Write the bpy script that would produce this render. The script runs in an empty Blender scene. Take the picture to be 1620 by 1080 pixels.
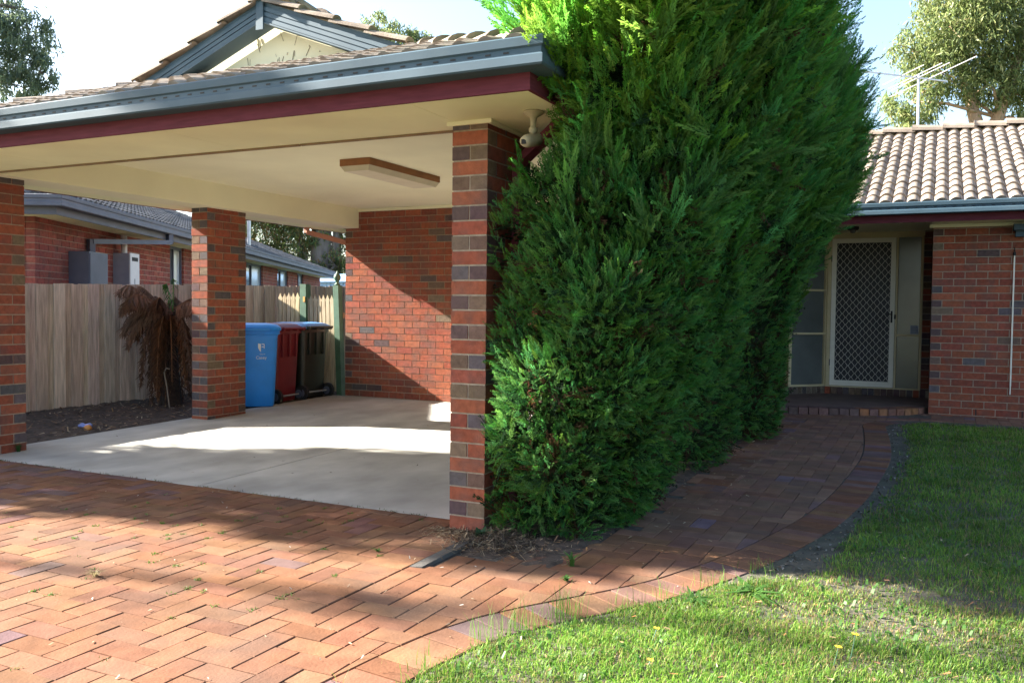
import bpy, bmesh, math, random
import numpy as np
from mathutils import Vector, Matrix
random.seed(7); rng = np.random.default_rng(11)
scene = bpy.context.scene
COL = scene.collection

# ------------------------------------------------------------------ camera
CAMP = np.array([2.5503, -4.4591, 1.2889]); YAW = math.radians(-25.7726); PIT = math.radians(-2.0691); ROL = math.radians(0.63934)
Fv = np.array([math.sin(YAW)*math.cos(PIT), math.cos(YAW)*math.cos(PIT), math.sin(PIT)])
Rv = np.array([math.cos(YAW), -math.sin(YAW), 0.0]); Uv = np.cross(Rv, Fv)
R2 = Rv*math.cos(ROL)+Uv*math.sin(ROL); U2 = -Rv*math.sin(ROL)+Uv*math.cos(ROL)
cd = bpy.data.cameras.new('camera'); cam = bpy.data.objects.new('camera', cd); COL.objects.link(cam)
cd.sensor_width = 36.0; cd.lens = 1384.916/1620*36.0; cd.clip_end = 1000; cd.clip_start = 0.05
cam.matrix_world = Matrix(((R2[0], U2[0], -Fv[0], CAMP[0]), (R2[1], U2[1], -Fv[1], CAMP[1]), (R2[2], U2[2], -Fv[2], CAMP[2]), (0, 0, 0, 1)))
scene.camera = cam

# ------------------------------------------------------------------ light
SK, SZ = 0.19, 0.56                      # sunlight travels along (1, SK, -SZ)
SUN_EL = math.atan(SZ/math.hypot(1, SK)); SUN_AZ = math.atan2(-1, -SK)   # azimuth of the sun measured from +Y towards +X
world = bpy.data.worlds.new('World'); scene.world = world; world.use_nodes = True
wt = world.node_tree; wt.nodes.clear()
wo = wt.nodes.new('ShaderNodeOutputWorld'); bg = wt.nodes.new('ShaderNodeBackground'); sky = wt.nodes.new('ShaderNodeTexSky')
sky.sky_type = 'NISHITA'; sky.sun_disc = False; sky.sun_elevation = SUN_EL; sky.sun_rotation = SUN_AZ
sky.air_density = 1.0; sky.dust_density = 1.6; sky.ozone_density = 1.0
bg.inputs['Strength'].default_value = 0.068
wt.links.new(sky.outputs[0], bg.inputs[0]); wt.links.new(bg.outputs[0], wo.inputs[0])
sl = bpy.data.lights.new('sun', 'SUN'); sl.energy = 5.0; sl.angle = math.radians(0.53); sl.color = (1.0, 0.945, 0.84)
so = bpy.data.objects.new('sun', sl); COL.objects.link(so)
so.rotation_euler = Vector((1, SK, -SZ)).to_track_quat('-Z', 'Y').to_euler()
scene.view_settings.view_transform = 'Standard'; scene.view_settings.look = 'None'
scene.view_settings.gamma = 1.0; scene.view_settings.exposure = 2.72
scene.cycles.max_bounces = 10; scene.cycles.diffuse_bounces = 5; scene.cycles.transparent_max_bounces = 6
scene.cycles.sample_clamp_indirect = 6.0

# ------------------------------------------------------------------ helpers
def zs(v):                               # fall of the carport slab
    return 0.0165*min(max(v, 0.0), 5.6)
def zp(v):                               # fall of path and lawn
    return 0.0105*min(max(v, 0.0), 7.4)

class MB:
    """collects quads / polygons with colour and material index"""
    def __init__(s): s.v = []; s.f = []; s.c = []; s.m = []
    def poly(s, pts, col=(1, 1, 1), m=0):
        n = len(s.v); s.v += [tuple(p) for p in pts]; s.f.append(tuple(range(n, n+len(pts)))); s.c.append(col); s.m.append(m)
    def hexa(s, b, t, cols=None, m=0):   # b, t: four bottom / top points, counter-clockwise from above
        n = len(s.v); s.v += [tuple(p) for p in b]+[tuple(p) for p in t]
        fs = [(3, 2, 1, 0), (4, 5, 6, 7), (0, 1, 5, 4), (1, 2, 6, 5), (2, 3, 7, 6), (3, 0, 4, 7)]
        for i, f in enumerate(fs):
            s.f.append(tuple(n+k for k in f)); s.m.append(m)
            s.c.append(cols[i] if isinstance(cols, list) else (cols or (1, 1, 1)))
    def box(s, x0, x1, y0, y1, z0, z1, cols=None, m=0):
        s.hexa([(x0, y0, z0), (x1, y0, z0), (x1, y1, z0), (x0, y1, z0)], [(x0, y0, z1), (x1, y0, z1), (x1, y1, z1), (x0, y1, z1)], cols, m)
    def obox(s, O, a, b, L, W, z0, z1, cols=None, m=0):  # oriented box: origin O, unit plan directions a, b
        O = np.array(O, float)[:2]; a = np.array(a, float)[:2]; b = np.array(b, float)[:2]
        if a[0]*b[1]-a[1]*b[0] < 0: pts = [O, O+b*W, O+b*W+a*L, O+a*L]
        else: pts = [O, O+a*L, O+a*L+b*W, O+b*W]
        s.hexa([(p[0], p[1], z0) for p in pts], [(p[0], p[1], z1) for p in pts], cols, m)
    def beam(s, p, q, w, h, up=(0, 0, 1), col=(1, 1, 1), m=0):   # rectangular bar from p to q
        p = np.array(p, float); q = np.array(q, float); d = q-p; d /= np.linalg.norm(d); up = np.array(up, float)
        a = np.cross(d, up); a /= np.linalg.norm(a); b = np.cross(a, d)
        r = [(-a*w/2-b*h/2), (a*w/2-b*h/2), (a*w/2+b*h/2), (-a*w/2+b*h/2)]
        n = len(s.v); s.v += [tuple(p+x) for x in r]+[tuple(q+x) for x in r]
        for f in ((0, 1, 2, 3), (7, 6, 5, 4), (4, 5, 1, 0), (5, 6, 2, 1), (6, 7, 3, 2), (7, 4, 0, 3)):
            s.f.append(tuple(n+k for k in f)); s.c.append(col); s.m.append(m)
    def tube(s, pts, rad, n=8, col=(1, 1, 1), m=0, cap=True):
        pts = [np.array(p, float) for p in pts]; rad = [rad]*len(pts) if isinstance(rad, (int, float)) else rad
        base = len(s.v); prev = None
        for i, p in enumerate(pts):
            d = pts[min(i+1, len(pts)-1)]-pts[max(i-1, 0)]; ln = np.linalg.norm(d); d = d/ln if ln > 1e-7 else np.array([0, 0, 1.0])
            if prev is None:
                a = np.cross(d, (0, 0, 1)) if abs(d[2]) < 0.95 else np.cross(d, (1, 0, 0))
            else: a = prev-d*np.dot(prev, d)
            a = a/np.linalg.norm(a); prev = a; b = np.cross(d, a)
            for k in range(n):
                t = 2*math.pi*k/n; s.v.append(tuple(p+(a*math.cos(t)+b*math.sin(t))*rad[i]))
        for i in range(len(pts)-1):
            for k in range(n):
                s.f.append((base+i*n+k, base+i*n+(k+1) % n, base+(i+1)*n+(k+1) % n, base+(i+1)*n+k)); s.c.append(col); s.m.append(m)
        if cap:
            s.f.append(tuple(base+k for k in reversed(range(n)))); s.c.append(col); s.m.append(m)
            e = base+(len(pts)-1)*n; s.f.append(tuple(e+k for k in range(n))); s.c.append(col); s.m.append(m)
    def lathe(s, O, prof, n=16, col=(1, 1, 1), m=0):
        s.tube([(O[0], O[1], O[2]+z) for r, z in prof], [max(r, 1e-4) for r, z in prof], n, col, m)
    def build(s, name, mats, parent=None, smooth=False):
        me = bpy.data.meshes.new(name); me.from_pydata([tuple(map(float, p)) for p in s.v], [], s.f)
        return finish(name, me, mats, parent, smooth, np.array(s.c, dtype=np.float32)[:, :3], np.array(s.m, dtype=np.int32))

def finish(name, me, mats, parent, smooth, fcol=None, fmat=None):
    for m in (mats if isinstance(mats, (list, tuple)) else [mats]): me.materials.append(m)
    n = len(me.polygons)
    if fmat is not None and fmat.any(): me.polygons.foreach_set('material_index', fmat)
    if smooth: me.polygons.foreach_set('use_smooth', np.ones(n, dtype=bool))
    if fcol is not None:
        tot = np.zeros(n, dtype=np.int32); me.polygons.foreach_get('loop_total', tot)
        c4 = np.ones((n, 4), dtype=np.float32); c4[:, :3] = fcol
        at = me.color_attributes.new('col', 'FLOAT_COLOR', 'CORNER'); at.data.foreach_set('color', np.repeat(c4, tot, axis=0).ravel())
    me.update()
    o = bpy.data.objects.new(name, me); COL.objects.link(o)
    if parent is not None:
        o.parent = parent
        pm = parent; loc = Vector((0, 0, 0)); local = False
        while pm is not None: loc += pm.location; local = local or bool(pm.get('local')); pm = pm.parent
        if loc.length > 0 and not local: me.transform(Matrix.Translation(-loc))
    return o

def quads_mesh(name, V, mats, parent=None, fcol=None, tris=False, smooth=False, fmat=None):
    """V: (N,4,3) or (N,3,3) array -> one mesh of separate faces"""
    k = V.shape[1]; n = V.shape[0]
    me = bpy.data.meshes.new(name)
    me.vertices.add(n*k); me.vertices.foreach_set('co', np.ascontiguousarray(V, dtype=np.float32).ravel())
    me.loops.add(n*k); me.loops.foreach_set('vertex_index', np.arange(n*k, dtype=np.int32))
    me.polygons.add(n); me.polygons.foreach_set('loop_start', np.arange(0, n*k, k, dtype=np.int32)); me.polygons.foreach_set('loop_total', np.full(n, k, dtype=np.int32))
    me.update(calc_edges=True)
    return finish(name, me, mats, parent, smooth, fcol, fmat)

def thing(name, label, cat, loc=(0, 0, 0), group=None):
    o = bpy.data.objects.new(name, None); COL.objects.link(o); o.location = loc; o.empty_display_size = 0.2
    o['label'] = label; o['category'] = cat
    if group: o['group'] = group
    return o
def tag(o, label, cat, group=None):
    o['label'] = label; o['category'] = cat
    if group: o['group'] = group
    return o
def struct(o): o['kind'] = 'structure'; return o
def stuff(o): o['kind'] = 'stuff'; return o

# ------------------------------------------------------------------ materials
def mat(name, color=(.5, .5, .5), rough=.8, attr=False, vs=None, amt=.25, scale=8.0, bump=0.0, bscale=60.0, metal=0.0, spec=.5,
        tint=None, tscale=1.5, tamt=0.0, trans=0.0, stretch=None, coat=0.0, detail=6.0):
    m = bpy.data.materials.new(name); m.use_nodes = True; nt = m.node_tree; N = nt.nodes; Lk = nt.links
    b = N['Principled BSDF']; b.inputs['Roughness'].default_value = rough; b.inputs['Metallic'].default_value = metal
    b.inputs['Specular IOR Level'].default_value = spec; b.inputs['Coat Weight'].default_value = coat
    tc = N.new('ShaderNodeTexCoord'); src = tc.outputs['Object']
    if stretch:
        mp = N.new('ShaderNodeMapping'); mp.inputs['Scale'].default_value = stretch; Lk.new(src, mp.inputs[0]); src = mp.outputs[0]
    if attr:
        at = N.new('ShaderNodeAttribute'); at.attribute_name = 'col'; c = at.outputs['Color']
    else:
        rg = N.new('ShaderNodeRGB'); rg.outputs[0].default_value = (*color, 1); c = rg.outputs[0]
    if amt > 0:
        nz = N.new('ShaderNodeTexNoise'); nz.inputs['Scale'].default_value = scale; nz.inputs['Detail'].default_value = detail; Lk.new(src, nz.inputs['Vector'])
        mr = N.new('ShaderNodeMapRange'); mr.inputs[1].default_value = .3; mr.inputs[2].default_value = .7; mr.inputs[3].default_value = 1-amt; mr.inputs[4].default_value = 1+amt
        Lk.new(nz.outputs[0], mr.inputs[0])
        mx = N.new('ShaderNodeMix'); mx.data_type = 'RGBA'; mx.blend_type = 'MULTIPLY'; mx.inputs[0].default_value = 1
        Lk.new(c, mx.inputs[6]); Lk.new(mr.outputs[0], mx.inputs[7]); c = mx.outputs[2]
    if tint is not None:
        n2 = N.new('ShaderNodeTexNoise'); n2.inputs['Scale'].default_value = tscale; n2.inputs['Detail'].default_value = 5; Lk.new(src, n2.inputs['Vector'])
        m2 = N.new('ShaderNodeMapRange'); m2.inputs[1].default_value = .45; m2.inputs[2].default_value = .72; m2.inputs[3].default_value = 0; m2.inputs[4].default_value = tamt
        Lk.new(n2.outputs[0], m2.inputs[0])
        mx = N.new('ShaderNodeMix'); mx.data_type = 'RGBA'; Lk.new(m2.outputs[0], mx.inputs[0]); Lk.new(c, mx.inputs[6]); mx.inputs[7].default_value = (*tint, 1); c = mx.outputs[2]
    Lk.new(c, b.inputs['Base Color'])
    if bump > 0:
        nb = N.new('ShaderNodeTexNoise'); nb.inputs['Scale'].default_value = bscale; nb.inputs['Detail'].default_value = 5; Lk.new(src, nb.inputs['Vector'])
        bm = N.new('ShaderNodeBump'); bm.inputs['Strength'].default_value = bump; bm.inputs['Distance'].default_value = .01
        Lk.new(nb.outputs[0], bm.inputs['Height']); Lk.new(bm.outputs[0], b.inputs['Normal'])
    if trans > 0:
        tr = N.new('ShaderNodeBsdfTranslucent'); Lk.new(c, tr.inputs[0]); ms = N.new('ShaderNodeMixShader'); ms.inputs[0].default_value = trans
        out = N['Material Output']; Lk.new(b.outputs[0], ms.inputs[1]); Lk.new(tr.outputs[0], ms.inputs[2]); Lk.new(ms.outputs[0], out.inputs[0])
    return m

M = {}
M['brick'] = mat('brick', attr=True, rough=.9, amt=.24, scale=24, bump=.45, bscale=90, spec=.15, tint=(.125, .085, .075), tscale=6.5, tamt=.62)
M['mortar'] = mat('mortar', (.36, .30, .23), .95, amt=.2, scale=30, bump=.4, bscale=150, spec=.1)
M['paver'] = mat('paver', attr=True, rough=.9, amt=.18, scale=9, bump=.25, bscale=70, spec=.08, tint=(.10, .08, .068), tscale=2.0, tamt=.5)
M['joint_sand'] = mat('joint_sand', (.075, .062, .048), .95, amt=.5, scale=20, bump=.5, bscale=120)
M['concrete'] = mat('concrete', (.455, .44, .405), .88, amt=.14, scale=4.0, bump=.15, bscale=180, spec=.25, tint=(.25, .235, .21), tscale=1.3, tamt=.8, stretch=(1.0, .6, 1))
M['cream'] = mat('cream_paint', (.83, .79, .57), .75, amt=.04, scale=2.0, tint=(.60, .53, .34), tscale=.9, tamt=.2, spec=.25)
M['soffit'] = mat('soffit_paint', (.86, .87, .58), .8, amt=.05, scale=2, tint=(.62, .55, .34), tscale=1.2, tamt=.25, spec=.2)
M['trim'] = mat('brown_trim', (.25, .17, .10), .8, amt=.2, scale=10)
M['maroon'] = mat('maroon_paint', (.128, .031, .044), .75, amt=.18, scale=6, stretch=(1, 1, 8), bump=.06, bscale=40, spec=.12)
M['gutter'] = mat('blue_grey_steel', (.052, .092, .125), .6, amt=.10, scale=4, spec=.25, tint=(.11, .15, .18), tscale=3, tamt=.3)
M['black'] = mat('black', (.012, .012, .013), .7, amt=0)
M['tile'] = mat('roof_tile', (.26, .212, .170), .9, amt=.3, scale=6, bump=.3, bscale=60, tint=(.12, .10, .09), tscale=2.2, tamt=.65, spec=.12)
M['tile_grey'] = mat('grey_roof_tile', (.070, .072, .080), .75, amt=.3, scale=6, bump=.3, bscale=60)
M['slate_paint'] = mat('slate_grey_paint', (.115, .118, .150), .6, amt=.12, scale=5, tint=(.16, .165, .20), tscale=2, tamt=.4)
M['paling'] = mat('weathered_paling', attr=True, rough=.9, amt=.3, scale=5, stretch=(9, 9, .7), bump=.35, bscale=14, spec=.15, tint=(.30, .24, .18), tscale=2.0, tamt=.3)
M['green_paint'] = mat('green_paint', (.055, .125, .075), .6, amt=.2, scale=10)
M['plastic_blue'] = mat('blue_plastic', (.016, .24, .74), .42, amt=.08, scale=5, spec=.5)
M['plastic_maroon'] = mat('maroon_plastic', (.16, .012, .018), .45, amt=.1, scale=5)
M['plastic_green'] = mat('dark_green_plastic', (.018, .022, .016), .38, amt=.2, scale=5)
M['plastic_lid_blue'] = mat('pale_blue_plastic', (.08, .22, .50), .35, amt=.1, scale=5)
M['rubber'] = mat('rubber', (.015, .015, .016), .75, amt=.1)
M['white_paint'] = mat('white_paint', (.72, .72, .72), .55, amt=.05)
M['grey_metal'] = mat('grey_metal', (.30, .31, .35), .5, amt=.08)
M['dark_box'] = mat('dark_grey_metal', (.085, .095, .14), .5, amt=.1)
M['galv'] = mat('galvanised', (.55, .55, .56), .4, amt=.1, metal=.6)
M['mulch'] = mat('garden_soil', (.066, .045, .032), .95, amt=.5, scale=14, bump=.8, bscale=45)
M['soil'] = mat('lawn_soil', (.085, .075, .055), .95, amt=.4, scale=7, bump=.7, bscale=60, tint=(.05, .06, .025), tscale=3, tamt=.8)
M['ground'] = mat('ground', (.06, .075, .03), .95, amt=.4, scale=.6, bump=.3, bscale=10)
M['leaf'] = mat('conifer_leaf', attr=True, rough=.65, amt=.0, trans=.48, spec=.15)
M['gum'] = mat('gum_leaf', attr=True, rough=.45, amt=.0, trans=.5, spec=.4)
M['grass'] = mat('grass_blade', attr=True, rough=.5, amt=.0, trans=.45, spec=.3)
M['litter'] = mat('litter', attr=True, rough=.85, amt=.0, trans=.15)
M['bark'] = mat('bark', (.16, .125, .10), .9, amt=.35, scale=6, stretch=(3, 3, .6), bump=.5, bscale=18)
M['gum_bark'] = mat('gum_bark', (.42, .27, .16), .8, amt=.3, scale=3, stretch=(2, 2, .5), bump=.2, bscale=14, tint=(.22, .19, .17), tscale=1.5, tamt=.7)
M['grey_bark'] = mat('grey_gum_bark', (.20, .165, .145), .85, amt=.35, scale=3, stretch=(2, 2, .5), bump=.3, bscale=14)
M['fern'] = mat('dead_frond', attr=True, rough=.9, amt=.0, trans=.15)
M['timber_old'] = mat('grey_timber', (.075, .068, .062), .9, amt=.3, scale=6, stretch=(8, 1, 8), bump=.5, bscale=30)
M['timber_stain'] = mat('stained_timber', (.30, .12, .04), .5, amt=.2, scale=6)
M['diffuser'] = mat('opal_diffuser', (.62, .56, .42), .5, amt=.05)
M['beige_alu'] = mat('beige_aluminium', (.84, .81, .70), .5, amt=.04)
M['sensor_cream'] = mat('aged_cream_plastic', (.42, .36, .23), .6, amt=.15, scale=20)
M['door_frame'] = mat('olive_cream_frame', (.62, .53, .32), .6, amt=.1, scale=4)
M['dark_door'] = mat('dark_door', (.02, .022, .03), .5, amt=.1)
M['grille'] = mat('grille_wire', (.85, .82, .74), .45, amt=.05)
M['glass'] = mat('obscure_glass', (.13, .145, .14), .16, amt=.25, scale=1.6, bump=.10, bscale=80, spec=.6)
M['glass_dark'] = mat('window_glass', (.10, .12, .14), .08, amt=.1, scale=2, spec=.7)
M['curtain_glass'] = mat('curtained_glass', (.45, .50, .55), .15, amt=.15, scale=6, stretch=(8, 8, .3), spec=.6)
M['sticker'] = mat('sticker_blue', (.10, .15, .28), .4, amt=.2, scale=60)
M['yellow'] = mat('yellow_petal', (.75, .55, .03), .6, amt=.1)
M['orange'] = mat('orange_peel', (.62, .26, .06), .5, amt=.1, scale=20, bump=.2, bscale=80)
M['can'] = mat('can_metal', (.25, .30, .60), .3, amt=.3, scale=20, metal=.5)
M['salmon'] = mat('salmon_paint', (.48, .20, .13), .6, amt=.1)
M['shed_blue'] = mat('pale_blue_steel', (.26, .42, .66), .5, amt=.05)
M['label_orange'] = mat('orange_label', (.75, .35, .08), .5, amt=0)

# ------------------------------------------------------------------ brick laying
RED = [(.290, .085, .048), (.258, .072, .042), (.315, .098, .054), (.275, .080, .050), (.24, .068, .046)]
DRK = [(.115, .075, .072), (.095, .085, .090), (.155, .100, .075), (.175, .125, .085), (.12, .10, .105), (.10, .062, .066)]
def jit(c, a=.10):
    k = 1+random.uniform(-a, a); return tuple(max(0, x*k*(1+random.uniform(-a*.4, a*.4))) for x in c)
def stretcher(pd=.09):
    return jit(random.choice(RED)) if random.random() > pd else jit(random.choice(DRK))
def header(pr=.22):
    return jit(random.choice(DRK)) if random.random() > pr else jit(random.choice(RED))
CH, BH = .086, .076
def brick_pier(mb, x0, x1, y0, y1, z0, z1, pd=.07):
    """pier one brick wide (x) and two and a half deep (y), quoins alternating each course"""
    n = int(math.ceil((z1-z0)/CH)); g = .010; w = x1-x0
    e = .005
    mb.box(x0+e, x1-e, y0+e, y1-e, z0, z1, (1, 1, 1), 1)
    for k in range(n):
        a = z0+k*CH; b = min(a+BH, z1)
        j = lambda: random.uniform(-.0015, .0015)
        if k % 2 == 0:   # stretcher across the front, header end on the sides
            s = stretcher(.0 if pd < .2 else pd); h1, h2 = header(), header()
            mb.box(x0+j(), x1+j(), y0+j(), y0+.11, a, b, [s, s, s, h1, s, h2])
            ys = [(y0+.12, y0+.35), (y0+.36, y1)]
        else:
            ys = [(y0, y0+.23), (y0+.24, y0+.47)]
            s = stretcher(); h1, h2 = header(), header()
            mb.box(x0+j(), x1+j(), y1-.11, y1+j(), a, b, [s, s, s, h1, s, h2])
        for (p, q) in ys:
            for side in (0, 1):
                xa, xb = (x0+j(), x0+.11) if side == 0 else (x1-.11, x1+j())
                s = stretcher(pd); h = header(.12)
                mb.box(xa, xb, p+j() if p == y0 else p, q, a, b, [s, s, h, s, h, s])
def brick_wall(mb, O, d, n, L, z0, z1, th=.11, pd=.13, pal=None, half_first=0, jz=.0015):
    """running bond wall: O plan origin of the face, d along, n out of the face; bricks are th thick behind the face"""
    d = np.array(d, float); n = np.array(n, float); O = np.array(O, float)
    rows = int(math.ceil((z1-z0)/CH))
    mb.obox(O-n*.005+d*.004, d, -n, L-.008, th-.006, z0, z1, (1, 1, 1), 1)
    for k in range(rows):
        a = z0+k*CH; b = min(a+BH, z1); x = 0.0; first = (k+half_first) % 2 == 1
        while x < L-.012:
            l = .11 if first else .23; head = first or x == 0 and False; first = False
            e = min(x+l, L)
            if e-x > .02:
                s = (header(.35) if l < .2 else stretcher(pd)) if pal is None else jit(random.choice(pal), .12)
                off = random.uniform(-jz, jz)
                mb.obox(O+d*x+n*off, d, -n, e-x, th, a, b, [s, s, s, s, s, s])
            x = e+.010

# ------------------------------------------------------------------ roof tiles
def tile_slope(name, O, along, up, L, S, mats, parent, gauge=.298, pitch_roll=.15, amp=.042, cuts=(), lip=.026):
    """one roof slope: O eave corner, unit vectors along the eave and up the slope"""
    O = np.array(O, float); along = np.array(along, float); up = np.array(up, float); nrm = np.cross(along, up); nrm /= np.linalg.norm(nrm)
    if nrm[2] < 0: nrm = -nrm
    ns = 8; nr = int(math.ceil(L/pitch_roll)); xs = np.arange(nr*ns+1)/ns*pitch_roll
    ph = (xs/pitch_roll) % 1.0
    prof = amp*np.clip(np.sin(np.pi*np.clip((ph-.10)/.90, 0, 1)), 0, 1)**.75
    rows = int(math.ceil(S/gauge)); V = []; F = []
    for r in range(rows):
        s0 = r*gauge; s1 = min(s0+gauge+.04, S+.02)
        jit_ = rng.normal(0, .0022, (nr//2+2)); jn = np.repeat(jit_, 2*ns)[:len(xs)]
        a = O+np.outer(xs, along)+up*s0+np.outer(prof+lip+jn, nrm)
        b = O+np.outer(xs, along)+up*s1+np.outer(prof+jn, nrm)
        c = O+np.outer(xs, along)+up*(s0+.002)+np.outer(np.maximum(prof-.004, 0)*0.9+jn, nrm)
        n = len(V); V += list(map(tuple, a))+list(map(tuple, b))+list(map(tuple, c)); m = len(xs)
        for i in range(m-1):
            F.append((n+i, n+i+1, n+m+i+1, n+m+i)); F.append((n+2*m+i, n+2*m+i+1, n+i+1, n+i))
    me = bpy.data.meshes.new(name); me.from_pydata([tuple(map(float, p)) for p in V], [], F)
    if cuts:
        bm = bmesh.new(); bm.from_mesh(me)
        for co, no in cuts:   # keeps what lies on the negative side of each plane
            bmesh.ops.bisect_plane(bm, geom=bm.verts[:]+bm.edges[:]+bm.faces[:], plane_co=co, plane_no=no, clear_outer=True)
        bm.to_mesh(me); bm.free()
    me.polygons.foreach_set('use_smooth', np.ones(len(me.polygons), dtype=bool))
    o = finish(name, me, mats, parent, False)
    me.set_sharp_from_angle(angle=math.radians(40))
    return o
def cap_line(mb, p, q, r=.11, seg=.40, lift=.0):
    """overlapping half-round caps from p up to q"""
    p = np.array(p, float); q = np.array(q, float); d = q-p; L = np.linalg.norm(d); d /= L
    side = np.cross(d, (0, 0, 1)); side /= np.linalg.norm(side); nn = np.cross(side, d)
    k = int(math.ceil(L/seg))
    for i in range(k):
        a = p+d*(i*seg-.04); b = p+d*min((i+1)*seg, L)
        ra, rb = r*1.10, r*.95; n = len(mb.v); m = 9
        for base, rr, up in ((a, ra, .030), (b, rb, .0)):
            for t in range(m):
                an = math.pi*t/(m-1); x = math.cos(an)*rr; y = (math.sin(an)**.8)*rr*.75
                mb.v.append(tuple(base+side*x+nn*(y+up+lift-.03)))
        for base_i, (rr, up, pt) in enumerate(((ra-.02, .012, a),)):
            for t in range(m):
                an = math.pi*t/(m-1); mb.v.append(tuple(pt+side*math.cos(an)*rr+nn*((math.sin(an)**.8)*rr*.75+up+lift-.03)))
        for t in range(m-1):
            mb.f.append((n+t, n+m+t, n+m+t+1, n+t+1)); mb.c.append((1, 1, 1)); mb.m.append(0)
            mb.f.append((n+2*m+t, n+t, n+t+1, n+2*m+t+1)); mb.c.append((1, 1, 1)); mb.m.append(0)
def gutter_run(mb, P, Q, out, z0=2.45, slots=True, m0=0, m1=1, mitre=(0, 0), spacing=.098):
    """slotted quad gutter along P->Q (plan), out = outward plan normal"""
    P = np.array(P, float); Q = np.array(Q, float); out = np.array(out, float); d = (Q-P)/np.linalg.norm(Q-P); L = np.linalg.norm(Q-P)
    pr = [(0, .125), (0, 0), (.108, 0), (.116, .008), (.116, .048), (.106, .055), (.106, .085), (.118, .093), (.122, .132), (.115, .139), (.104, .135), (.104, .120), (.09, .03), (.012, .03), (.012, .125)]
    n = len(mb.v)
    for E, sgn, mt in ((P, -1, mitre[0]), (Q, 1, mitre[1])):
        for (x, z) in pr:
            p = E+out*x+d*(x*mt); mb.v.append((p[0], p[1], z0+z))
    k = len(pr)
    for i in range(k):
        j = (i+1) % k; mb.f.append((n+i, n+j, n+k+j, n+k+i)); mb.c.append((1, 1, 1)); mb.m.append(m0)
    mb.f.append(tuple(n+i for i in range(k))); mb.c.append((1, 1, 1)); mb.m.append(m0)
    mb.f.append(tuple(n+k+i for i in reversed(range(k)))); mb.c.append((1, 1, 1)); mb.m.append(m0)
    if slots:
        t = .06
        while t < L:
            a = P+out*.1045+d*t; mb.obox(a, d, out, .030, .0035, z0+.066, z0+.074, (1, 1, 1), m1); t += spacing

# ================================================================== GROUND
mb = MB(); R_ = 260
mb.poly([(-R_, -R_, -.06), (R_, -R_, -.06), (R_, R_, -.06), (-R_, R_, -.06)])
struct(mb.build('ground', M['ground']))

# carport slab, four bays with open joints between them
mb = MB(); UJ, VJ = -2.18, 3.05
for (ua, ub) in ((-4.90, UJ-.006), (UJ+.006, .23)):
    for (va, vb) in ((.185, VJ-.003), (VJ+.003, 5.33)):
        mb.hexa([(ua, va, -.1), (ub, va, -.1), (ub, vb, -.1), (ua, vb, -.1)], [(ua, va, zs(va)), (ub, va, zs(va)), (ub, vb, zs(vb)), (ua, vb, zs(vb))])
struct(mb.build('carport_floor', M['concrete']))
mb = MB(); mb.poly([(-4.88, .2, -.012), (.22, .2, -.012), (.22, 5.32, .07), (-4.88, 5.32, .07)]); struct(mb.build('slab_joint_base', M['joint_sand']))

# brick paving: 90 degree herringbone, soldier strip and curved borders
PAV = [(.182, .087, .049), (.165, .078, .044), (.200, .100, .057), (.158, .077, .048), (.190, .096, .055)]
PAVD = [(.150, .088, .080), (.165, .086, .068), (.140, .086, .084)]
EDGE = [(.93, -3.2), (.90, -2.4), (.936, -1.937), (1.008, -1.514), (1.15, -1.2), (1.393, -.828), (1.585, -.484), (1.821, .156), (1.95, .65), (2.063, 1.193), (2.16, 2.0), (2.21, 2.858), (2.235, 3.6), (2.221, 4.218), (2.17, 5.0), (2.12, 5.6), (2.10, 6.0), (2.28, 6.32), (2.75, 6.42), (4.0, 6.42), (8.0, 6.42)]
def smooth_poly(P, n=6):
    P = np.array(P, float); out = []
    for i in range(len(P)-1):
        p0, p1, p2, p3 = P[max(i-1, 0)], P[i], P[i+1], P[min(i+2, len(P)-1)]
        for t in np.arange(n)/n:
            out.append(.5*((2*p1)+(-p0+p2)*t+(2*p0-5*p1+4*p2-p3)*t*t+(-p0+3*p1-3*p2+p3)*t**3))
    out.append(P[-1]); return np.array(out)
ES = smooth_poly(EDGE)
def edge_dist(p):
    """signed distance of plan points to the lawn edge, positive on the lawn"""
    p = np.atleast_2d(np.asarray(p, float)); A = ES[:-1]; B = ES[1:]; D = B-A; best = np.full(len(p), 1e9); sg = np.zeros(len(p))
    for a, d in zip(A, D):
        t = np.clip(((p-a)@d)/(d@d), 0, 1); q = p-(a+t[:, None]*d); dist = np.hypot(q[:, 0], q[:, 1])
        cr = d[0]*q[:, 1]-d[1]*q[:, 0]; m = dist < best; best[m] = dist[m]; sg[m] = -np.sign(cr[m])
    return best*sg
def paver(mb, pts, z, col, top=.0):
    """one bevelled paver, pts = plan corners counter-clockwise"""
    P = np.array(pts, float); c = P.mean(0); m = len(P); h = random.uniform(-.0015, .0015)+top; tx, ty = random.uniform(-.006, .006), random.uniform(-.006, .006)
    zf = lambda p: z+h+(p[0]-c[0])*tx+(p[1]-c[1])*ty+zp(p[1])-zp(c[1])
    I = P+(c-P)/np.maximum(np.linalg.norm(c-P, axis=1), .01)[:, None]*.0045
    n = len(mb.v); mb.v += [(p[0], p[1], z-.03) for p in P]+[(p[0], p[1], zf(p)-.0025) for p in P]+[(p[0], p[1], zf(p)) for p in I]
    for a in (0, m):
        for i in range(m):
            j = (i+1) % m; mb.f.append((n+a+i, n+a+j, n+a+m+j, n+a+m+i)); mb.c.append(col); mb.m.append(0)
    mb.f.append(tuple(n+2*m+i for i in range(m))); mb.c.append(col); mb.m.append(0)
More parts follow.
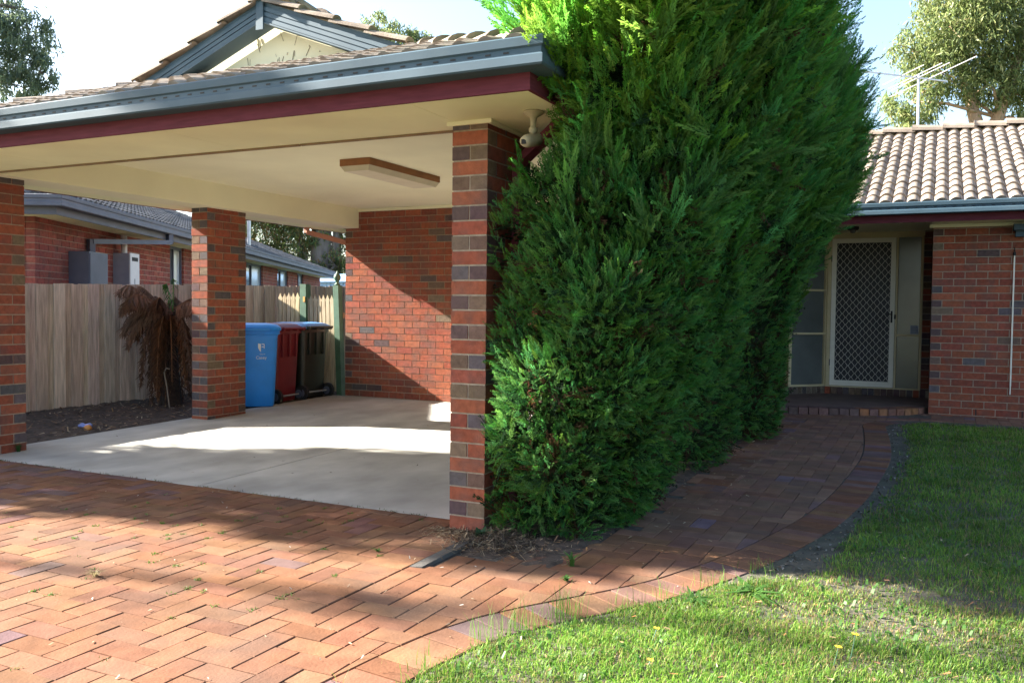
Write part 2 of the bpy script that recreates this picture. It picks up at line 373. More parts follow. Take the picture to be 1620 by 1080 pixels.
def cut(pts, d):
    """keeps the part of a convex outline where the corner values d are negative"""
    out = []
    for i in range(len(pts)):
        j = (i+1) % len(pts); p, q = np.array(pts[i]), np.array(pts[j])
        if d[i] < 0: out.append(tuple(p))
        if (d[i] < 0) != (d[j] < 0): out.append(tuple(p+(q-p)*d[i]/(d[i]-d[j])))
    return out
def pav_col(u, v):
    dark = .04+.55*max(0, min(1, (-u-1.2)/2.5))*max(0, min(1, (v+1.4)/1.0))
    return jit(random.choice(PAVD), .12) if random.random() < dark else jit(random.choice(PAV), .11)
VS = -2.114+5*.1165; drive, path = MB(), MB(); CS = .1165; G = .0021
for j in range(-22, 82):
    for i in range(-62, 62):
        k = (i+j) % 4
        u0 = -.028-2*CS+i*CS; v0 = -2.114-CS+j*CS
        if k == 0: u1, v1 = u0+2*CS, v0+CS      # along the carport front
        elif k == 2: u1, v1 = u0+CS, v0+2*CS    # square to it
        else: continue
        # keep the strip along u = -0.03 .. 0.207 for the soldier course on the upper part
        cu, cv = (u0+u1)/2, (v0+v1)/2
        if not (-6.6 < cu < 4.6 and -3.3 < cv < 7.3): continue
        if v1-v0 > CS*1.5 and u0 > -.04 and u1 < .22 and v0 < VS-.01 < v1: v1 = VS; cv = (v0+v1)/2
        if cu < .21 and cv > VS and u1 > -.03+.01:
            if u0 < -.03: u1 = -.03
            elif u1 > .24: u0 = .212
            else: continue
            cu = (u0+u1)/2
        if cv > .0 and cu < .9: 
            if v0 > .16 or cu > -.03: continue
            v1 = min(v1, .18)
        if cv > np.interp(cu, [.2, .3, .46, .63, .76, .87, .95, 1.0], [-.78, -.60, -.46, -.13, .03, .30, .62, 1.6]) and .2 < cu < .92: continue
        if cu > -.03 and cv > VS: u0 = max(u0, .212)
        if u1-u0 < .03 or v1-v0 < .03: continue
        if edge_dist((cu, cv))[0] > -.12: continue
        if cv > 6.35 and cu < 2.5 and cv > 6.5+.28*max(cu-1, 0): continue
        ru = lambda: random.uniform(-.0015, .0015)
        pts = [(u0+G+ru(), v0+G+ru()), (u1-G+ru(), v0+G+ru()), (u1-G+ru(), v1-G+ru()), (u0+G+ru(), v1-G+ru())]
        if edge_dist((cu, cv))[0] > -.45:
            pts = cut(pts, edge_dist(pts)+.240)
            if len(pts) < 3 or np.ptp(np.array(pts), axis=0).min() < .02: continue
        paver(path if cu > .2 else drive, pts, zp(cv), pav_col(cu, cv) if cv < .3 else tuple(np.array(pav_col(cu, cv))*np.array((1.12, 1.25, 1.45))))  # path pavers towards the porch coloured lighter in place of fill light
v = VS
while v < .0:
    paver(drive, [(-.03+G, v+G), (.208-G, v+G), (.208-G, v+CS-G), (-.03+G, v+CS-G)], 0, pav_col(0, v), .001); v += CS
# soldier border on the lawn side
seg = np.hypot(*(np.diff(ES, axis=0).T)); s_ = np.concatenate([[0], np.cumsum(seg)])
def at(s): return np.array([np.interp(s, s_, ES[:, 0]), np.interp(s, s_, ES[:, 1])])
def nor(s):
    d = at(s+.05)-at(s-.05); d /= np.linalg.norm(d); return np.array([-d[1], d[0]])
s = .1
while s < s_[-1]-3.2:
    a, b = at(s+.004), at(s+CS-.004); na, nb = nor(s), nor(s+CS)
    w = .230
    if a[1] < 6.25: paver(path, [a, b, b+nb*w, a+na*w], zp((a[1]+b[1])/2), jit(random.choice(PAV*2+PAVD), .12), .001)
    s += CS
v = 1.6
while v < 6.4:   # border beside the conifers
    paver(path, [(.99, v+.004), (1.222, v+.004), (1.222, v+CS-.004), (.99, v+CS-.004)], zp(v), jit(random.choice(PAV*2+PAVD), .12), .001); v += CS
struct(drive.build('driveway', M['paver'])); struct(path.build('path', M['paver']))
mb = MB()
mb.poly([(-7, -3.4, -.008), (.21, -3.4, -.008), (.21, .184, -.008), (-7, .184, -.008)])
struct(mb.build('driveway_bed', M['joint_sand']))
mb = MB(); vv = np.linspace(-3.4, 7.3, 40)
for a, b in zip(vv[:-1], vv[1:]): mb.poly([(.211, a, zp(a)-.008), (4.6, a, zp(a)-.008), (4.6, b, zp(b)-.008), (.211, b, zp(b)-.008)])
struct(mb.build('path_bed', M['joint_sand']))

# lawn: soil sheet with gentle humps, then blades
mb = MB(); gu = np.concatenate([np.arange(.8, 4.6, .07), np.arange(4.6, 30, 1.2)]); gv = np.concatenate([np.arange(-30, -3.2, 1.6), np.arange(-3.2, 6.5, .07)])
UU, VV = np.meshgrid(gu, gv, indexing='ij'); dd = edge_dist(np.stack([UU.ravel(), VV.ravel()], 1)).reshape(UU.shape)
HZ = np.vectorize(zp)(VV)+.022*np.clip(dd/.35, -1, 1)+.012*np.sin(UU*3.1+1)*np.sin(VV*2.3)*np.clip(dd, 0, .4)/.4-.006
for i in range(len(gu)-1):
    for j in range(len(gv)-1):
        if dd[i:i+2, j:j+2].max() > 0.0: mb.poly([(gu[a], gv[b], HZ[a, b]) for a, b in ((i, j), (i+1, j), (i+1, j+1), (i, j+1))])
struct(mb.build('lawn_soil', M['soil'], smooth=True))

# garden beds
def bump_sheet(name, u0, u1, v0, v1, zf, m, st=.06):
    mb = MB(); us = np.arange(u0, u1+st, st); vs = np.arange(v0, v1+st, st); P = {}
    for i, u in enumerate(us):
        for j, v in enumerate(vs): mb.v.append((u, v, zf(u, v)+random.uniform(-.012, .012)))
    w = len(vs)
    for i in range(len(us)-1):
        for j in range(w-1):
            mb.f.append((i*w+j, (i+1)*w+j, (i+1)*w+j+1, i*w+j+1)); mb.c.append((1, 1, 1)); mb.m.append(0)
    return struct(mb.build(name, m, smooth=True))
bump_sheet('garden_bed', -7.1, -4.9, -1.2, 6.6, lambda u, v: zs(v)-.015+.06*max(0, min(1, (-4.95-u)/1.2)), M['mulch'])
bump_sheet('hedge_bed', .30, 1.0, -.55, 6.3, lambda u, v: zp(v)+.012-.045*max(0, (-v-.1))-.06*max(0, u-.85)/.15, M['mulch'])

# ================================================================== CARPORT
cp = thing('carport', 'open brick carport with cream ceiling, blue grey gutter and tiled roof with small gable', 'carport')
PX0, PX1 = -4.852, -4.622
for (x0, x1, y0, y1) in ((0, .23, 0, .59), (PX0, PX1, 0, .59), (PX0, PX1, 2.72, 3.31)):
    mb = MB(); brick_pier(mb, x0, x1, y0, y1, 0.0, 2.366); o = mb.build('brick_pillar', [M['brick'], M['mortar']], cp)
    if x0 == 0: o['label'] = 'front brick pillar with dark purple half bricks between red bricks'
mb = MB(); brick_wall(mb, (-4.707, 5.326), (1, 0), (0, -1), 4.94, .0096-CH, 2.62, pd=.10)
mb.build('back_wall', [M['brick'], M['mortar']], cp)
# ceiling, beams, soffits
Zs, Zc = 2.370, 2.622
mb = MB(); mb.box(PX0-.01, -4.492, .207, 5.325, 2.366, 2.66); mb.build('side_beam', M['cream'], cp)
mb = MB(); mb.box(-.02, .24, .207, 5.325, 2.3665, 2.66); mb.build('side_beam', M['cream'], cp)
mb = MB(); mb.box(-4.492, -.02, .209, 5.325, Zc, Zc+.02); mb.build('ceiling', M['cream'], cp)
mb = MB(); mb.box(-4.49, -.022, 5.30, 5.324, Zc-.038, Zc-.002); mb.build('cornice', M['cream'], cp)
mb = MB()
for a, b in ((-5.19, -3.58), (-3.577, -1.78), (-1.777, .018), (.021, .715)): mb.box(a, b, -.51, .187, Zs, Zs+.012)
mb.box(.242, .715, .19, 5.9, Zs, Zs+.012); mb.box(-5.19, -4.864, .19, 5.9, Zs, Zs+.012)
mb.build('soffit', M['soffit'], cp)
mb = MB(); mb.box(-4.86, .24, .187, .206, Zs+.002, Zc+.03); mb.build('front_bulkhead', M['cream'], cp)
mb = MB()
a = -4.492
while a < -.03:
    b = min(a+1.6, -.03); mb.hexa([(a, .183, Zs-.012), (b, .183, Zs-.012), (b, .2085, Zs-.012), (a, .2085, Zs-.012)], [(a, .183, Zs-.0005), (b, .183, Zs-.0005), (b, .2085, Zs-.0005), (a, .2085, Zs-.0005)]); a = b+.012
mb.build('cover_strip', M['trim'], cp)
mb = MB(); t = .018
mb.box(-.03, .26, -.018, -.001, 2.347, 2.3695); mb.box(.231, .249, -.001, .59, 2.347, 2.3695); mb.build('pillar_trim', M['cream'], cp)
# fascia and gutters
UR, UL, VF = .716, -5.18, -.512
mb = MB(); mb.box(UL-.02, UR+.02, VF-.02, VF, Zs-.004, 2.51); mb.box(UR, UR+.02, VF, 6.2, Zs-.004, 2.51); mb.box(UL-.02, UL, VF, 6.2, Zs-.004, 2.51)
mb.build('fascia', M['maroon'], cp)
mb = MB(); ZG = 2.452
gutter_run(mb, (UL-.02, VF-.021), (UR+.02, VF-.021), (0, -1), ZG, mitre=(-1, 1))
gutter_run(mb, (UR+.021, VF-.02), (UR+.021, 6.2), (1, 0), ZG, mitre=(-1, 0), slots=False)
gutter_run(mb, (UL-.021, 6.2), (UL-.021, VF-.02), (-1, 0), ZG, mitre=(0, 1), slots=False)
mb.build('gutter', [M['gutter'], M['black']], cp)
# roof: dutch gable, hips at 45 degrees, ridge running back
CU = (UR+UL)/2; TP = math.tan(math.radians(20.4)); CP_, SP_ = math.cos(math.radians(20.4)), math.sin(math.radians(20.4))
E0 = .055                                   # tiles reach over the gutter
eL, eR, eF, eZ = UL-.02-E0, UR+.02+E0, VF-.02-E0, 2.560
VG = 1.06
s2 = 1/math.sqrt(2)
hipR = ((eR, eF, 0), (s2, s2, 0)); hipL = ((eL, eF, 0), (-s2, s2, 0))
ft = (VG-eF)/CP_+.02
roof = tile_slope('roof', (eL, eF, eZ), (1, 0, 0), (0, CP_, SP_), eR-eL, ft, M['tile'], cp, cuts=(hipR, hipL))
half = (eR-eL)/2; sl_ = half/CP_; VB = 9.8
tile_slope('roof_slope', (eR, eF, eZ), (0, 1, 0), (-CP_, 0, SP_), VB-eF, sl_, M['tile'], roof, cuts=(((eR, eF, 0), (-s2, -s2, 0)), ((CU-.9, VG-.19, 0), (0, -1, 0))))
tile_slope('roof_slope', (eL, eF, eZ), (0, 1, 0), (CP_, 0, SP_), VB-eF, sl_, M['tile'], roof, cuts=(((eL, eF, 0), (s2, -s2, 0)), ((CU+.9, VG-.19, 0), (0, -1, 0))))
mb = MB(); zr = eZ+half*TP; hz = lambda d: eZ+d*TP
cap_line(mb, (eR-.12, eF+.12, hz(.12)+.015), (eR-(VG-eF)-.05, VG+.05, hz(VG-eF)+.03), r=.092); mb.build('hip_cap', M['tile'], roof); mb = MB()
cap_line(mb, (eL+.12, eF+.12, hz(.12)+.015), (eL+(VG-eF)+.05, VG+.05, hz(VG-eF)+.03), r=.092)
mb.build('hip_cap', M['tile'], roof); mb = MB(); cap_line(mb, (CU, VG-.24, zr+.03), (CU, VB, zr+.03), lift=.02)
mb.build('ridge_cap', M['tile'], roof)
# verge caps along the gable
gh = eR-(VG-eF)   # right foot of the gable
for sgn in (1, -1):
    mb = MB(); foot = (CU+sgn*(gh-CU-.05), VG-.17, hz(VG-eF)+.02); cap_line(mb, foot, (CU, VG-.17, zr+.005), r=.05, seg=.34); mb.build('verge_cap', M['tile'], roof)
gp = MB(); hw = gh-CU
gp.hexa([(CU-hw, VG, hz(VG-eF)-.05), (CU+hw, VG, hz(VG-eF)-.05), (CU+hw, VG+.02, hz(VG-eF)-.05), (CU-hw, VG+.02, hz(VG-eF)-.05)],
        [(CU-.01, VG, zr-.02), (CU+.01, VG, zr-.02), (CU+.01, VG+.02, zr-.02), (CU-.01, VG+.02, zr-.02)])
gab = gp.build('gable_panel', M['cream'], cp)
stn = MB()
for _ in range(26):
    x = CU+random.gauss(.05, .22); z = zr-.42+random.gauss(-.02, .11); a = random.uniform(-.5, .5)+1.5; l = random.uniform(.01, .09)
    if abs(x-CU)*TP+.1 > zr-z-.12 or z < 3.2: continue
    stn.beam((x, VG-.002, z), (x+math.cos(a)*l, VG-.002, z+math.sin(a)*l), .002, random.uniform(.003, .012), up=(0, 1, 0))
stn.build('peeling_paint', mat('peeling_grey', (.38, .34, .27), .9, amt=.3, scale=30), gab)
for sgn in (1, -1):
    b = MB(); F0 = np.array([CU+sgn*(hw+.03), VG-.165, hz(VG-eF)-.125]); A0 = np.array([CU, VG-.165, zr-.105])
    d = A0-F0
    def slab(y0, y1, lo, hi):
        p, q = F0+(0, 0, lo), A0+(0, 0, lo); r, t_ = F0+(0, 0, hi), A0+(0, 0, hi)
        if sgn < 0: b.hexa([(p[0], y0, p[2]), (q[0], y0, q[2]), (q[0], y1, q[2]), (p[0], y1, p[2])], [(r[0], y0, r[2]), (t_[0], y0, t_[2]), (t_[0], y1, t_[2]), (r[0], y1, r[2])])
        else: b.hexa([(q[0], y0, q[2]), (p[0], y0, p[2]), (p[0], y1, p[2]), (q[0], y1, q[2])], [(t_[0], y0, t_[2]), (r[0], y0, r[2]), (r[0], y1, r[2]), (t_[0], y1, t_[2])])
    y = VG-.165; slab(y, y+.02, -.065, .085)
    for k in range(3): slab(y-.010, y-.0005, -.062+.040*k, -.062+.040*k+.031)
    slab(y-.014, y+.15, -.078, -.066)
    b.build('barge_board', M['gutter'], cp)
b = MB(); b.box(CU-.035, CU+.035, VG-.19, VG-.176, zr-.245, zr-.02); b.build('apex_plate', M['gutter'], cp)
# downpipes
b = MB(); b.beam((.70, .12, 2.40), (.268, .33, 2.165), .07, .05); b.beam((.268, .33, 2.19), (.268, .33, .05), .07, .05, up=(1, 0, 0)); b.build('downpipe', M['maroon'], cp)
b = MB(); b.beam((-5.15, 5.05, 2.44), (-5.15, 5.05, 2.30), .06, .05, up=(1, 0, 0)); b.beam((-5.15, 5.05, 2.31), (-4.68, 5.45, 2.16), .085, .06); b.beam((-4.66, 5.475, 2.19), (-4.66, 5.475, .1), .06, .05, up=(1, 0, 0)); b.build('downpipe', M['salmon'], cp)

# ceiling light: timber sided fluorescent fitting
lt = thing('ceiling_light', 'long timber-sided light fitting fixed under the cream carport ceiling', 'ceiling light', (-2.15, 2.6, Zc))
lx0, lx1, ly0, ly1 = -2.31, -1.985, 2.0, 3.22
b = MB()
for (x0, x1, y0, y1) in ((lx0, lx0+.014, ly0, ly1), (lx1-.014, lx1, ly0, ly1), (lx0+.014, lx1-.014, ly0, ly0+.014), (lx0+.014, lx1-.014, ly1-.014, ly1)): b.box(x0, x1, y0, y1, Zc-.062, Zc-.001)
b.build('timber_frame', M['timber_stain'], lt)
b = MB(); x0, x1, y0, y1 = lx0+.004, lx1-.004, ly0+.004, ly1-.004
b.hexa([(x0+.03, y0+.02, Zc-.108), (x1-.03, y0+.02, Zc-.108), (x1-.03, y1-.02, Zc-.108), (x0+.03, y1-.02, Zc-.108)], [(x0, y0, Zc-.0625), (x1, y0, Zc-.0625), (x1, y1, Zc-.0625), (x0, y1, Zc-.0625)])
b.build('diffuser', M['diffuser'], lt)

# sensor light under the soffit beside the front pillar
sn = thing('sensor_light', 'small cream sensor light hanging under the soffit beside the front pillar', 'sensor light', (.55, -.08, Zs))
b = MB(); b.lathe((.55, -.08, Zs), [(.0, -.001), (.058, -.001), (.058, -.012), (.022, -.034), (.016, -.06), (.016, -.085), (.024, -.09), (.024, -.11), (.014, -.118), (.014, -.145)], 14); b.build('mount', M['sensor_cream'], sn, smooth=True)
b = MB(); b.tube([(.53, -.155, Zs-.175), (.535, -.13, Zs-.168), (.56, -.04, Zs-.145), (.562, -.03, Zs-.145)], [.027, .036, .036, .026], 16); hd = b.build('sensor_head', M['sensor_cream'], sn, smooth=True)
b = MB(); b.box(.516, .544, -.159, -.152, Zs-.188, Zs-.162); b.build('sensor_window', M['black'], hd)

# ================================================================== MAIN HOUSE
hs = thing('brick_house', 'red brick house entrance with screen door, porch and pale brown tiled roof behind the lawn', 'house')
HU, HV = 2.504, 7.335
mb = MB(); brick_wall(mb, (HU, HV), (1, 0), (0, -1), 6.5, .263-3*CH, 2.37, pd=.07, half_first=1); mb.build('front_wall', [M['brick'], M['mortar']], hs)
mb = MB(); brick_wall(mb, (HU, HV+.12), (0, 1), (-1, 0), 1.45, .263-3*CH, 2.43, pd=.2); mb.build('return_wall', [M['brick'], M['mortar']], hs)
mb = MB(); brick_wall(mb, (.58, 5.45), (0, 1), (1, 0), 2.9, .005, 2.40); mb.build('side_wall', [M['brick'], M['mortar']], hs)
DV = 8.78; SZ_ = .268; DT = 2.345
mb = MB(); brick_wall(mb, (2.392, DV), (1, 0), (0, -1), .10, .1, 2.43, pd=.5); mb.build('wall_nib', [M['brick'], M['mortar']], hs)
# porch
PE = smooth_poly([(.62, 6.50), (1.05, 6.58), (1.5, 6.70), (1.9, 6.86), (2.25, 7.12), (2.50, 7.46)], 6)
mb = MB()
for a, b_ in zip(PE[:-1], PE[1:]):
    mb.hexa([(a[0], a[1]+.10, 0), (b_[0], b_[1]+.10, 0), (b_[0], 9.0, 0), (a[0], 9.0, 0)], [(a[0], a[1]+.10, .140), (b_[0], b_[1]+.10, .140), (b_[0], 9.0, .150), (a[0], 9.0, .150)])
mb.build('porch_floor', mat('porch_tile', (.13, .085, .072), .7, amt=.25, scale=5, bump=.2, bscale=40), hs)
segp = np.concatenate([[0], np.cumsum(np.hypot(*np.diff(PE, axis=0).T))])
mb = MB(); s = 0.0
EC = [(.26, .12, .06), (.24, .09, .055), (.13, .085, .08), (.20, .09, .065), (.16, .09, .08)]
while s < segp[-1]-.12:
    f = lambda q: np.array([np.interp(q, segp, PE[:, 0]), np.interp(q, segp, PE[:, 1])])
    a, b_ = f(s+.006), f(s+.112); d = (b_-a)/np.linalg.norm(b_-a); n_ = np.array([-d[1], d[0]])
    c = jit(random.choice(EC)); P = [a, b_, b_+n_*.22, a+n_*.22]
    mb.hexa([(p[0], p[1], .062) for p in P], [(p[0], p[1], .143+random.uniform(-.002, .002)) for p in P], c)
    s += .118
mb.build('porch_edge_bricks', M['brick'], hs)
mb = MB(); mb.poly([(p[0], p[1]+.012, -.02) for p in PE[::-1]]+[(.62, 6.6, -.02)]) if False else None
for a, b_ in zip(PE[:-1], PE[1:]): mb.poly([(a[0], a[1]+.012, -.02), (b_[0], b_[1]+.012, -.02), (b_[0], b_[1]+.012, .064), (a[0], a[1]+.012, .064)])
mb.build('porch_riser', M['mortar'], hs)
# door sill course
BD = np.array([-s2, -s2]); BN = np.array([s2, -s2])   # bay runs back to the left towards the viewer
BO = np.array([1.165, DV])
mb = MB(); x = 1.15
while x < 2.39:
    mb.box(x+.004, x+.076, DV-.05, DV+.06, .15, SZ_-.022, jit(random.choice(DRK+RED[:1]))); x += .082
for k in range(8): mb.obox(BO+BD*(k*.082+.006), BD, -BN, .072, .10, .15, SZ_-.022, jit(random.choice(DRK)))
mb.build('sill_bricks', M['brick'], hs)
fr = MB(); W = .05
fr.box(1.160, 1.208, DV-.04, DV+.06, SZ_-.02, DT+.02); fr.box(2.048, 2.075, DV-.04, DV+.06, SZ_-.02, DT+.02); fr.box(2.360, 2.389, DV-.04, DV+.06, SZ_-.02, DT+.02)
fr.box(1.208, 2.048, DV-.035, DV+.06, DT, DT+.02); fr.box(2.075, 2.360, DV-.035, DV+.06, DT, DT+.02); fr.box(1.208, 2.36, DV-.045, DV+.06, SZ_-.021, SZ_-.002)
fr.box(2.075, 2.360, DV-.03, DV+.05, .985, 1.012)
fr.box(.3, 2.40, DV-.02, DV+.08, DT+.022, 2.44)
fr.build('entry_frame', M['door_frame'], hs)
# bay side light
b = MB()
for (a0, a1) in ((0, .045), (.60, .645)): b.obox(BO+BD*a0, BD, -BN, a1-a0, .08, SZ_-.02, DT)
for z in (SZ_-.021, .985, 1.60, DT-.025): b.obox(BO+BD*.046, BD, -BN, .553, .07, z, z+.028)
ws = b.build('window_frame', M['door_frame'], hs)
b = MB(); b.obox(BO+BD*.046-BN*.035, BD, -BN, .553, .008, SZ_, DT-.02); b.build('pane', M['glass'], ws)
b = MB(); b.obox(BO+BD*.14-BN*.12, BD, -BN, .30, .01, SZ_, DT-.02); b.build('curtain', mat('ochre_curtain', (.32, .22, .07), .9, amt=.2, scale=4, stretch=(9, 9, .4)), ws)
b = MB(); b.box(2.08, 2.355, DV, DV+.008, SZ_, .985); b.box(2.08, 2.355, DV, DV+.008, 1.012, DT); pn = b.build('side_pane', M['glass'], hs)
b = MB(); b.box(2.245, 2.345, DV-.004, DV-.001, 1.02, 1.135); stk = b.build('sticker', M['sticker'], pn)
b = MB()
for k in range(4): b.box(2.257, 2.333-.012*(k % 2), DV-.0065, DV-.0045, 1.036+k*.024, 1.044+k*.024)
b.build('sticker_print', M['grey_metal'], stk)
mb = MB(); mb.box(1.15, 2.503, DV-.02, DV+.07, .10, SZ_-.024); mb.obox(BO+BD*.0, BD, -BN, .70, .10, .10, SZ_-.030); mb.build('sill_mortar', M['mortar'], hs)
mb = MB(); mb.box(.2, 2.62, 9.42, 9.5, 0, 2.6); mb.box(2.56, 2.62, HV+.13, 9.42, 0, 2.6); mb.box(.2, 2.56, DV+.09, 9.42, 2.45, 2.6); mb.box(.2, .26, 8.3, 9.42, 0, 2.45); mb.build('inner_wall', mat('hall_paint', (.30, .27, .21), .9, amt=.1), hs)
# security screen door
dl = MB(); dl.box(1.212, 2.044, DV+.02, DV+.055, SZ_, DT-.002); dl.build('timber_door', M['dark_door'], hs)
sd = MB(); x0, x1, z0, z1 = 1.212, 2.044, SZ_+.002, DT-.003; fw = .062
sd.box(x0, x0+fw, DV-.045, DV-.012, z0, z1); sd.box(x1-fw, x1, DV-.045, DV-.012, z0, z1); sd.box(x0+fw, x1-fw, DV-.045, DV-.012, z0, z0+.075); sd.box(x0+fw, x1-fw, DV-.045, DV-.012, z1-fw, z1)
sdo = sd.build('security_door', M['beige_alu'], hs)
gx0, gx1, gz0, gz1 = x0+fw-.002, x1-fw+.002, z0+.073, z1-fw+.002; pu, pz = .0905, .105
g = MB(); yv = DV-.028
for sgn in (1, -1):
    for k in range(-30, 40):
        # line z = gz0 + sgn*(u-uk)*pz/pu, clipped to the opening, drawn as short waves so the diamonds look pressed
        pts = []
        for q in range(0, 61):
            u = gx0+(gx1-gx0)*q/60
            z = gz0+sgn*(u-gx0)*pz/pu+k*pz
            ph = (u-gx0)/pu*2*math.pi
            z += .0045*sgn*math.sin(ph*2+math.pi)
            if gz0 <= z <= gz1: pts.append((u, yv+.004*sgn, z))
        for a, b_ in zip(pts[:-1], pts[1:]): g.beam(a, b_, .004, .0085, up=(0, 1, 0))
for o_ in g.build('diamond_grille', M['grille'], sdo),: pass
b = MB(); b.box(1.995, 2.018, DV-.062, DV-.046, 1.17, 1.33); b.beam((1.93, DV-.085, 1.285), (2.01, DV-.085, 1.285), .018, .016); b.beam((2.007, DV-.09, 1.285), (2.007, DV-.046, 1.285), .016, .016); b.lathe((2.05, DV-.045, 1.25), [(.0, -.03), (.012, -.03), (.012, .03), (.0, .03)], 8); b.build('handle', M['black'], sdo)
for z in (.55, 2.02): b = MB(); b.box(1.204, 1.214, DV-.058, DV-.046, z, z+.09); b.build('hinge', M['black'], sdo)
# soffits, fascia, gutter, roof
mb = MB(); mb.box(-1.0, HU-.001, 6.88, DV-.03, 2.425, 2.437); mb.build('porch_ceiling', M['soffit'], hs)
mb = MB(); mb.box(HU-.02, 9, 6.88, HV-.002, 2.372, 2.384); mb.build('soffit', M['soffit'], hs)
mb = MB(); mb.box(HU-.04, 9, HV-.03, HV-.001, 2.335, 2.3715); mb.build('eave_trim', M['cream'], hs)
mb = MB(); mb.box(-1.0, 9, 6.86, 6.88, 2.366, 2.51); mb.build('fascia', M['maroon'], hs)
mb = MB(); gutter_run(mb, (-.3, 6.859), (9, 6.859), (0, -1), ZG, spacing=.098); mb.build('gutter', [M['gutter'], M['black']], hs)
P22 = math.radians(22); RV = 10.5; s_len = (RV-6.805)/math.cos(P22)
rf = tile_slope('roof', (-2.0, 6.805, 2.565), (1, 0, 0), (0, math.cos(P22), math.sin(P22)), 11.0, s_len, M['tile'], hs)
tile_slope('roof_slope', (9, RV*2-6.805, 2.565), (-1, 0, 0), (0, -math.cos(P22), math.sin(P22)), 11.0, s_len, M['tile'], rf)
mb = MB(); zr2 = 2.565+(RV-6.805)*math.tan(P22); cap_line(mb, (-2.0, RV, zr2+.02), (9, RV, zr2+.02), r=.12, seg=.42, lift=.03); mb.build('ridge_cap', M['tile'], rf)
b = MB(); b.lathe((1.55, 7.85, 2.425), [(.0, -.045), (.06, -.045), (.075, -.03), (.075, -.001), (0, -.001)], 16); el = b.build('entry_light', M['black'], hs); b = MB(); b.lathe((1.55, 7.85, 2.425), [(.0, -.085), (.03, -.08), (.04, -.05), (.04, -.046)], 12); b.build('lamp_glass', M['glass'], el)
b = MB(); b.box(3.34, 3.62, HV-.20, HV-.005, 2.27, 2.34); b.beam((3.41, HV-.06, 2.27), (3.41, HV-.06, 2.20), .10, .09, up=(1, 0, 0)); b.beam((3.75, HV-.06, 2.36), (3.75, HV-.06, .1), .09, .07, up=(1, 0, 0)); b.build('downpipe', M['gutter'], hs)
b = MB(); b.tube([(3.365, HV-.02, 1.99), (3.364, HV-.02, .46)], .009, 8); b.tube([(3.364, HV-.02, .47), (3.363, HV-.02, .36)], .007, 8); b.lathe((3.365, HV-.02, 1.985), [(.0, 0), (.016, 0), (.016, .03), (.006, .05), (.005, .10), (0, .10)], 8, m=1); b.build('wall_pipe', [M['beige_alu'], M['black']], hs)
mb = MB()
for k in range(5): mb.box(3.01+k*.48, 3.022+k*.48, HV-.003, HV+.03, .263-2*CH, .263-CH-.01)
mb.build('weep_hole', M['black'], hs)

# antenna on the ridge
an = thing('tv_antenna', 'thin grey television antenna on a mast above the tiled roof ridge', 'antenna', (2.23, 10.55, 4.1))
b = MB(); b.tube([(2.235, 10.55, 3.95), (2.225, 10.55, 4.98)], .019, 8); b.build('mast', M['galv'], an)
b = MB(); b.beam((1.43, 10.05, 5.00), (2.62, 10.80, 4.90), .02, .02); b.build('boom', M['galv'], an)
b = MB()
for t, l in ((.47, .62), (.60, .80), (.66, .86), (.78, 1.28)):
    c = np.array((1.43, 10.05, 5.00))*(1-t)+np.array((2.62, 10.80, 4.90))*t; d = np.array((.75, -.62, .16)); d /= np.linalg.norm(d)
    b.tube([c-d*l*.58, c+d*l*.66], .0065, 6)
b.build('element', M['galv'], an)
b = MB()
for k in range(11):
    t = .02+k*.035; c = np.array((1.43, 10.05, 5.00))*(1-t)+np.array((2.62, 10.80, 4.90))*t; b.tube([c-(0, 0, .02), c+(0, 0, .02)], .005, 5)
b.build('director', M['galv'], an)

# ================================================================== NEIGHBOUR'S HOUSE
nh = thing('neighbour_house', 'pinkish red brick house with grey fascia beyond the paling fence', 'house')
NP = np.array([-7.576, 2.807]); nw = np.array([-.4834, .8754]); nn_ = np.array([.8754, .4834])   # corner, along the side wall, out of it
def npt(s, off): p = NP+nw*s+nn_*off; return p
PAL = [(.30, .085, .065), (.27, .075, .058), (.33, .10, .078), (.25, .075, .06), (.29, .095, .08)]
mb = MB(); openings = [(5.02, 5.80), (10.6, 12.35), (14.2, 15.7), (17.2, 18.2)]
xs_ = [0]+[q for o_ in openings for q in o_]+[21.6]
for a, b_ in zip(xs_[0::2], xs_[1::2]): brick_wall(mb, npt(a, 0), nw, nn_, b_-a, 0, 2.385, pal=PAL)
for a, b_ in openings: brick_wall(mb, npt(a, 0), nw, nn_, b_-a, 0, .95, pal=PAL)
brick_wall(mb, npt(0, -.115), -nn_, -nw, 8.0, 0, 2.385, pal=PAL)
mb.build('wall', [M['brick'], M['mortar']], nh)
mb = MB(); mb.obox(npt(-.5, .48), nw, -nn_, 22.4, .60, 2.3855, 2.40); mb.obox(npt(-.5, -.121), nw, -nn_, .6, 8.2, 2.3855, 2.40); mb.build('soffit', M['soffit'], nh)
mb = MB(); mb.obox(npt(-.52, .5), nw, -nn_, 22.4, .02, 2.36, 2.50); mb.obox(npt(-.52, .48), -nn_, nw, 8.5, .02, 2.36, 2.50); mb.build('fascia', M['slate_paint'], nh)
mb = MB(); gutter_run(mb, npt(-.52, .501), npt(21.9, .501), nn_, 2.45, slots=False, mitre=(-1, 0)); gutter_run(mb, npt(-.521, -8), npt(-.521, .5), -nw, 2.45, slots=False, mitre=(0, 1)); mb.build('gutter', [M['slate_paint'], M['black']], nh)
def v3(p, z): return np.array((p[0], p[1], z))
t18 = math.radians(21); up_ = np.array((*(-nn_*math.cos(t18)), math.sin(t18))); al = np.array((*nw, 0)); e0 = v3(npt(-.58, .56), 2.565)
hipn = (nw*s2-(-nn_)*s2); hipa = -nw*s2-nn_*s2*-1
